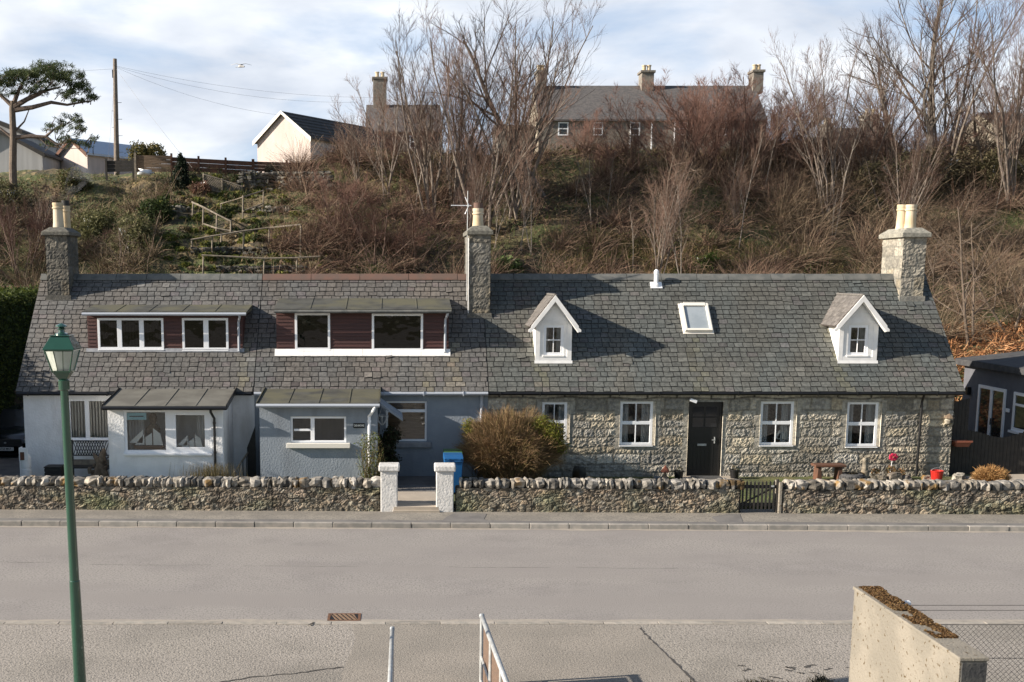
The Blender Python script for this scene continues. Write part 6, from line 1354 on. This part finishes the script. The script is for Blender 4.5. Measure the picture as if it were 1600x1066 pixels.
def far_house(name, px0, px1, Y, D, py_e, py_r, label, wm_, chims, wins, gab='creamw', zb=10.5, pipes=(), zyo=0):
    x0, x1 = X(px0,Y,200), X(px1,Y,200); ze, zr = Zp(py_e,Y), Zp(py_r,Y+D/2); t = thing(name, ((x0+x1)/2, Y, zb), label, 'house')
    g = MB(); g.box(x0, x1, Y, Y+D, zb, ze); g.build('wall', M[wm_], t)
    for xx, nm in ((x0-.02, 1), (x1-.18, 2)): g = MB(); g.prism([(xx,Y+.01,zb),(xx,Y+.01,ze),(xx,Y+D/2,zr-.05),(xx,Y+D-.01,ze),(xx,Y+D-.01,zb)], (.20,0,0)); g.build('gable_wall', M[gab], t)
    g = MB(); rr = random.Random(int(px0)); v = Vector((0, D/2+.2, zr-ze+.1)).normalized(); L_ = math.hypot(D/2+.2, zr-ze+.1)
    for y0_, s_ in ((Y-.2, 1), (Y+D+.2, -1)): g.prism([(x0-.05,y0_,ze-.1),(x0-.05,y0_,ze+.0),(x0-.05,Y+D/2+.001*s_,zr),(x0-.05,Y+D/2+.001*s_,zr-.12)], (x1-x0+.1,0,0), (.05,.05,.05))
    rf = g.build('roof', M['greyroof'], t)
    for (pa, pb, pt) in chims:
        ca, cb2 = X(pa,Y+D/2,130), X(pb,Y+D/2,130); zt_ = Zp(pt,Y+D/2); g = MB(); g.box(ca, cb2, Y+D/2-.5, Y+D/2+.5, zr-.5, zt_-.15); g.box(ca-.08, cb2+.08, Y+D/2-.58, Y+D/2+.58, zt_-.149, zt_); ch = g.build('chimney', M['housew'], rf, bevel=.02)
        for k in range(2): xx = ca+(cb2-ca)*(.3+.4*k); g = MB(); g.lathe((xx, Y+D/2, zt_), [(.13,0),(.12,.3),(.15,.32),(.15,.38)], 10); g.build('chimney_pot', M['pot'], rf)
    for (pa, pb, pt, pb2) in wins:
        a, b_, z0, z1 = X(pa,Y,200), X(pb,Y,200), Zp(pb2,Y), Zp(pt,Y); g = MB(); frame_cells(g, a, b_, z0, z1, Y-.05, .07, [(.03,.97,.47,.54)], .05); fr = g.build('window_frame', M['upvc'], t); g = MB(); g.box(a+.05, b_-.05, Y-.03, Y-.01, z0+.05, z1-.05); g.build('window_pane', M['dglass'], fr)
    for px in pipes: x = X(px,Y,200); g = MB(); g.tube([(x,Y-.08,zb),(x,Y-.08,ze-.1)], .05, 6); g.build('downpipe', M['upvc'], t)
    return t
far_house('house', 842, 1196, 74, 5.6, 187, 134, 'big grey slate roofed house on the hilltop seen through the bare trees', 'housew', [(838,851,112),(1000,1019,112),(1173,1189,111)], [(872,888,191,212),(927,942,191,212),(985,1000,191,212),(1060,1075,191,212),(1120,1135,191,212)], pipes=(985,1018,1054))
g = MB(); a, b_ = X(778,76,220), X(832,76,220); zt_ = Zp(193,76); t = thing('house_wing', ((a+b_)/2, 76, 10.5), 'low stone wing with a dark roof left of the big grey house', 'building'); g.box(a, b_, 76, 80, 10.5, zt_-.2); g.build('wall', M['housew'], t); g = MB(); g.prism([(a-.1,75.8,zt_-.25),(a-.1,75.8,zt_-.1),(a-.1,78,zt_+.15),(a-.1,80.2,zt_-.1),(a-.1,80.2,zt_-.25)], (b_-a+.1,0,0)); g.build('roof', M['greyroof'], t)
g = MB(); a, b_ = X(1199,74,220), X(1227,74,220); zt_ = Zp(220,74); t = thing('lean_to', ((a+b_)/2, 75, 10.5), 'small dark roofed lean-to at the right end of the big grey house', 'building'); g.box(a, b_-.2, 74.2, 77, 10.5, zt_-.15); g.build('wall', M['housew'], t); g = MB(); g.prism([(a,74,zt_-.16),(b_,74,zt_-.16),(b_,74,zt_),(a,74,zt_)], (0,3,.3)); g.build('roof', M['darkroof'], t)
far_house('house', 572, 690, 78, 7, 205, 164, 'dark roofed old house half hidden behind the pink walled shed', 'housew', [(583,604,122)], [(640,652,212,232)])
far_house('house', 1322, 1412, 80, 7, 232, 200, 'small grey roofed cottage seen through the trees at the right', 'housew', [(1350,1374,180)], [])
far_house('house', 1288, 1318, 76, 6, 236, 214, 'tiny pale walled house with a chimney behind the upright tree', 'creamw', [(1290,1303,194)], [])
far_house('house', 1572, 1640, 72, 7, 204, 176, 'cream walled house at the right edge of the hilltop', 'creamw', [], [(1584,1594,206,222)])
# ------------------------------------------------------------------ timber fences on the hilltop
def fence(px0, px1, pyt0, pyt1, hgt_m, Y, boards, m, label, postgap=1.55, pm=None):
    a, b_ = P(px0, pyt0, Y), P(px1, pyt1, Y); t = thing('timber_fence', ((a.x+b_.x)/2, Y, a.z-hgt_m), label, 'fence'); L_ = b_.x-a.x; n = max(1, round(L_/postgap)); g = MB()
    for k in range(boards): z0 = hgt_m*(k+.08)/boards; z1 = hgt_m*(k+1.04)/boards; g.prism([(a.x,Y,a.z-z1),(b_.x,Y,b_.z-z1),(b_.x,Y,b_.z-z0),(a.x,Y,a.z-z0)], (0,.03,0))
    g.build('boards', M[m], t)
    for k in range(n+1): p = a.lerp(b_, k/n); g = MB(); g.box(p.x-.05, p.x+.05, Y-.07, Y-.002, p.z-hgt_m-.7, p.z+.10); g.build('post', M[pm or m], t)
    return t
fence(211, 268, 242, 243, .80, 60.4, 4, 'brownwood', 'pale brown boarded fence panel right of the utility pole', pm='oldwood')
fence(268, 395, 245, 252, .65, 60.2, 3, 'redwood', 'red brown boarded fence behind the dark conifer', 1.5)
fence(396, 500, 252, 255, .48, 60.0, 3, 'redwood', 'lower open railed fence in front of the pink walled shed', 1.5)
fence(166, 208, 251, 250, .55, 60.6, 3, 'blackwood', 'dark timber compost box at the foot of the utility pole', 1.3)
g = MB(); p = P(227, 270, 59.8); rr = random.Random(2); g.rock((p.x, 59.8, p.z), .42, .3, .16, rr, (1,1,1), .5); tag(g.build('white_sack', M['wpaint'], smooth=True), 'crumpled white sack below the brown fence panel', 'sack')
def post_rail(name, label, cat, posts, rails, m='oldwood', r=.045):
    """posts: (px, base_py, top_py); rails: list of lists of (px, py) on the posts' planes"""
    pts = []; 
    for (px, pb, pt) in posts: b_ = T(px, pb); b_.y -= .25; pts.append((b_, P(px, pt, b_.y)))
    t = thing(name, tuple(pts[0][0]), label, cat)
    for b_, tp_ in pts: g = MB(); g.tube([(b_.x, b_.y, b_.z-.2), tuple(tp_)], r, 6); g.build('post', M[m], t)
    xs_ = [b_.x for b_, _ in pts]; ys_ = [b_.y for b_, _ in pts]; pxs = [p[0] for p in posts]
    def yat(px): return float(np.interp(px, pxs, ys_))
    for rl in rails: g = MB(); g.tube([P(a, b_, yat(a)-.05) for a, b_ in rl], r*.9, 5); g.build('rail', M[m], t)
    return t
post_rail('handrail', 'pale timber handrail beside the steps in the middle of the terraced garden', 'railing', [(302,333,316),(318,352,325),(339,361,336),(361,366,346)], [[(300,316),(318,324),(339,335),(361,346)],[(318,350),(339,357),(378,364)]])
post_rail('handrail', 'timber railing sloping up to the lattice panels', 'railing', [(346,330,319),(380,340,305),(412,322,297)], [[(344,319),(380,308),(412,298)],[(380,330),(412,318)]], r=.04)
post_rail('handrail', 'long thin railing across the middle of the terraced garden', 'railing', [(300,390,374),(332,394,369),(346,378,366),(381,392,360),(421,380,356),(470,396,352)], [[(298,375),(332,369),(381,361),(421,356),(470,351)]], r=.04)
post_rail('handrail', 'lowest thin railing of the terraced garden just above the ridge', 'railing', [(318,428,400),(413,424,403),(464,428,402)], [[(315,399),(360,401),(413,404),(464,403),(500,401)]], r=.04)
post_rail('handrail', 'steep wire fence down the left side of the terraced garden', 'railing', [(231,432,412),(239,400,378),(246,365,345),(254,335,318),(268,310,288)], [[(230,412),(239,378),(246,345),(254,318),(268,290),(284,262)],[(234,432),(242,398),(249,362),(258,333),(272,306)]], m='brownwood', r=.02)
post_rail('wire_fence', 'thin wire fence at the right of the dark garden steps, seen above the red ridge tiles', 'fence', [(276,300,280),(340,300,262)], [[(276,262),(340,300)]], r=.02) if False else None
# lattice panels
for (a0, a1, t0, t1, h_, lb) in ((318,347,273,281,.62,'dark lattice panel, the left one of the two in the terraced garden'),(348,378,282,292,.62,'pale lattice panel, the right one of the two in the terraced garden')):
    bz = T((a0+a1)/2, 300); Yp = bz.y; A_, B_ = P(a0, t0, Yp), P(a1, t1, Yp); t = thing('lattice_panel', (A_.x, Yp, A_.z-h_), lb, 'trellis'); g = MB(); n = 9; up = Vector((0,0,-h_))
    for k in range(-5, n):
        for sg in (0, 1):
            f0, f1 = k/n, (k+5)/n; p0 = A_.lerp(B_, max(0,f0)); p1 = A_.lerp(B_, min(1,f1)); z0 = (max(0,f0)-f0)/(f1-f0); z1 = 1-(f1-min(1,f1))/(f1-f0)
            u0, u1 = (z0, z1) if sg == 0 else (1-z0, 1-z1); g.tube([p0+up*u0+Vector((0,.01*sg,0)), p1+up*u1+Vector((0,.01*sg,0))], .022, 4)
    g.build('lattice', M['oldwood'], t); g = MB(); g.tube([A_, B_, B_+up, A_+up, A_], .04, 4); g.build('frame', M['oldwood'], t)
    for e_ in (A_, B_): g = MB(); g.tube([e_+Vector((0,.05,.06)), e_+Vector((0,.05,-h_-.5))], .045, 5); g.build('post', M['oldwood'], t)
# dry stone terraces
def drystone(px0, px1, py, rows, label, s=.2, gtone=.2):
    rr = random.Random(px0); g = MB(); n = int((px1-px0)/ (s*28)); 
    p0 = T(px0, py); t0 = thing('drystone_wall', tuple(p0), label, 'wall')
    for r_ in range(rows):
        for k in range(n):
            px = px0+(px1-px0)*(k+rr.random()*.6)/n; p = T(px, py+rr.uniform(-1,1)); q = gtone*rr.uniform(.6,1.5); g.rock((p.x, p.y-.1, p.z+r_*s*.75), s*rr.uniform(.5,.95), s*.6, s*rr.uniform(.32,.55), rr, (q,q*.95,q*.85), .35, sub=1)
    g.build('stones', M['cope'], t0)
drystone(375, 520, 296, 5, 'dry stone terrace wall near the top of the bank below the pink shed', .24, .17)
drystone(300, 420, 395, 2, 'low dry stone terrace edge in the middle of the garden', .2, .12); drystone(395, 460, 330, 2, 'short pale stone edging beside the upper garden railing', .18, .30)
drystone(340, 480, 424, 2, 'lowest dry stone terrace edge just above the ridge', .2, .12); drystone(262, 300, 330, 2, 'rough stones beside the steep wire fence', .2, .20)
# gull, smoke
gp_ = P(376, 103, 50); t = MB(); t.tube([gp_+Vector((-.12,.1,-.03)), gp_+Vector((.0,0,0)), gp_+Vector((.16,-.1,-.05))], [.02,.07,.03], 8)
for s_ in (-1, 1): t.prism([gp_+Vector((0,.05,.03)), gp_+Vector((s_*.18,.10,.10)), gp_+Vector((s_*.42,.16,.05)), gp_+Vector((s_*.20,.0,.08)), gp_+Vector((0,-.09,.03))], (0,0,.012))
t.prism([gp_+Vector((-.12,.06,-.03)), gp_+Vector((-.25,.14,-.03)), gp_+Vector((-.2,.2,-.03))], (0,0,.01)); tag(t.build('seagull', M['gull'], origin=tuple(gp_)), 'seagull gliding in the sky above the pink shed', 'seagull')
sm_ = bpy.data.materials.new('smoke'); sm_.use_nodes = True; n = sm_.node_tree.nodes; l = sm_.node_tree.links; n.remove(n['Principled BSDF'])
pv = n.new('ShaderNodeVolumePrincipled'); pv.inputs['Color'].default_value = (.75,.75,.78,1); tc2 = n.new('ShaderNodeTexCoord'); nz_s = n.new('ShaderNodeTexNoise'); nz_s.inputs['Scale'].default_value = 2.2; l.new(tc2.outputs['Object'], nz_s.inputs[0]); mr = n.new('ShaderNodeMapRange'); mr.inputs[1].default_value = .42; mr.inputs[2].default_value = .75; mr.inputs[4].default_value = .8; l.new(nz_s.outputs[0], mr.inputs[0]); l.new(mr.outputs[0], pv.inputs['Density']); l.new(pv.outputs[0], n['Material Output'].inputs['Volume'])
s0_ = P(101, 318, 36.1); g = MB(); g.tube([s0_+Vector((0,0,.02)), s0_+Vector((.12,.1,.35)), s0_+Vector((.35,.2,.75)), s0_+Vector((.6,.4,1.0))], [.09,.2,.32,.38], 12); tag(g.build('smoke', sm_), 'thin smoke drifting from the left chimney', 'smoke', kind='stuff')
# grass and plants of the front garden
def gbase(x0, x1, y0, y1): return lambda r, n: np.stack([r.uniform(x0,x1,n), r.uniform(y0,y1,n), np.full(n,.17)], 1)
def gtip(h): return lambda r, n, b0: b0+np.stack([r.normal(size=n)*.03, r.normal(size=n)*.03, h*r.uniform(.3,1.1,n)], 1)
V, c = twigs(26000, 91, gbase(XB, 16.6, 29.0, 33.0), 0, gtip(.07), [(.11,.14,.035),(.16,.18,.05),(.08,.10,.03),(.18,.14,.07)], .006, segs=1, wob=0); tag(np_mesh('garden_grass', V, 4, c, M['leaf'], origin=(0,0,0)), 'mossy grass strip in front of the granite cottage', 'grass', kind='stuff')
V, c = twigs(1500, 92, lambda r, n: np.stack([X(335,30.9,740)+r.normal(size=n)*.35, 30.6+r.normal(size=n)*.1, np.full(n,.17)], 1), 0, gtip(.75), [(.20,.16,.08),(.14,.12,.06)], .005, segs=2); tag(np_mesh('garden_weeds', V, 4, c, M['leaf'], origin=(0,0,0)), 'dry weeds at the corner of the white porch', 'weeds', kind='stuff')

# ------------------------------------------------------------------ the street runs slightly askew to the cottages
ANG = -.026; PIV = Vector((2.0, 28.0, 0)); MR = Matrix.Rotation(ANG, 3, 'Z')
for o in list(sc.objects):
    if o.parent is None and o.name.split('.')[0] in ('pavement','kerb','gutter_silt','pavement_tarmac_strip','pavement_patch','stone_wall','gate_pier','garden_gate','wall_end'):
        o.location = PIV + MR @ (o.location - PIV); o.rotation_euler = (0, 0, ANG)
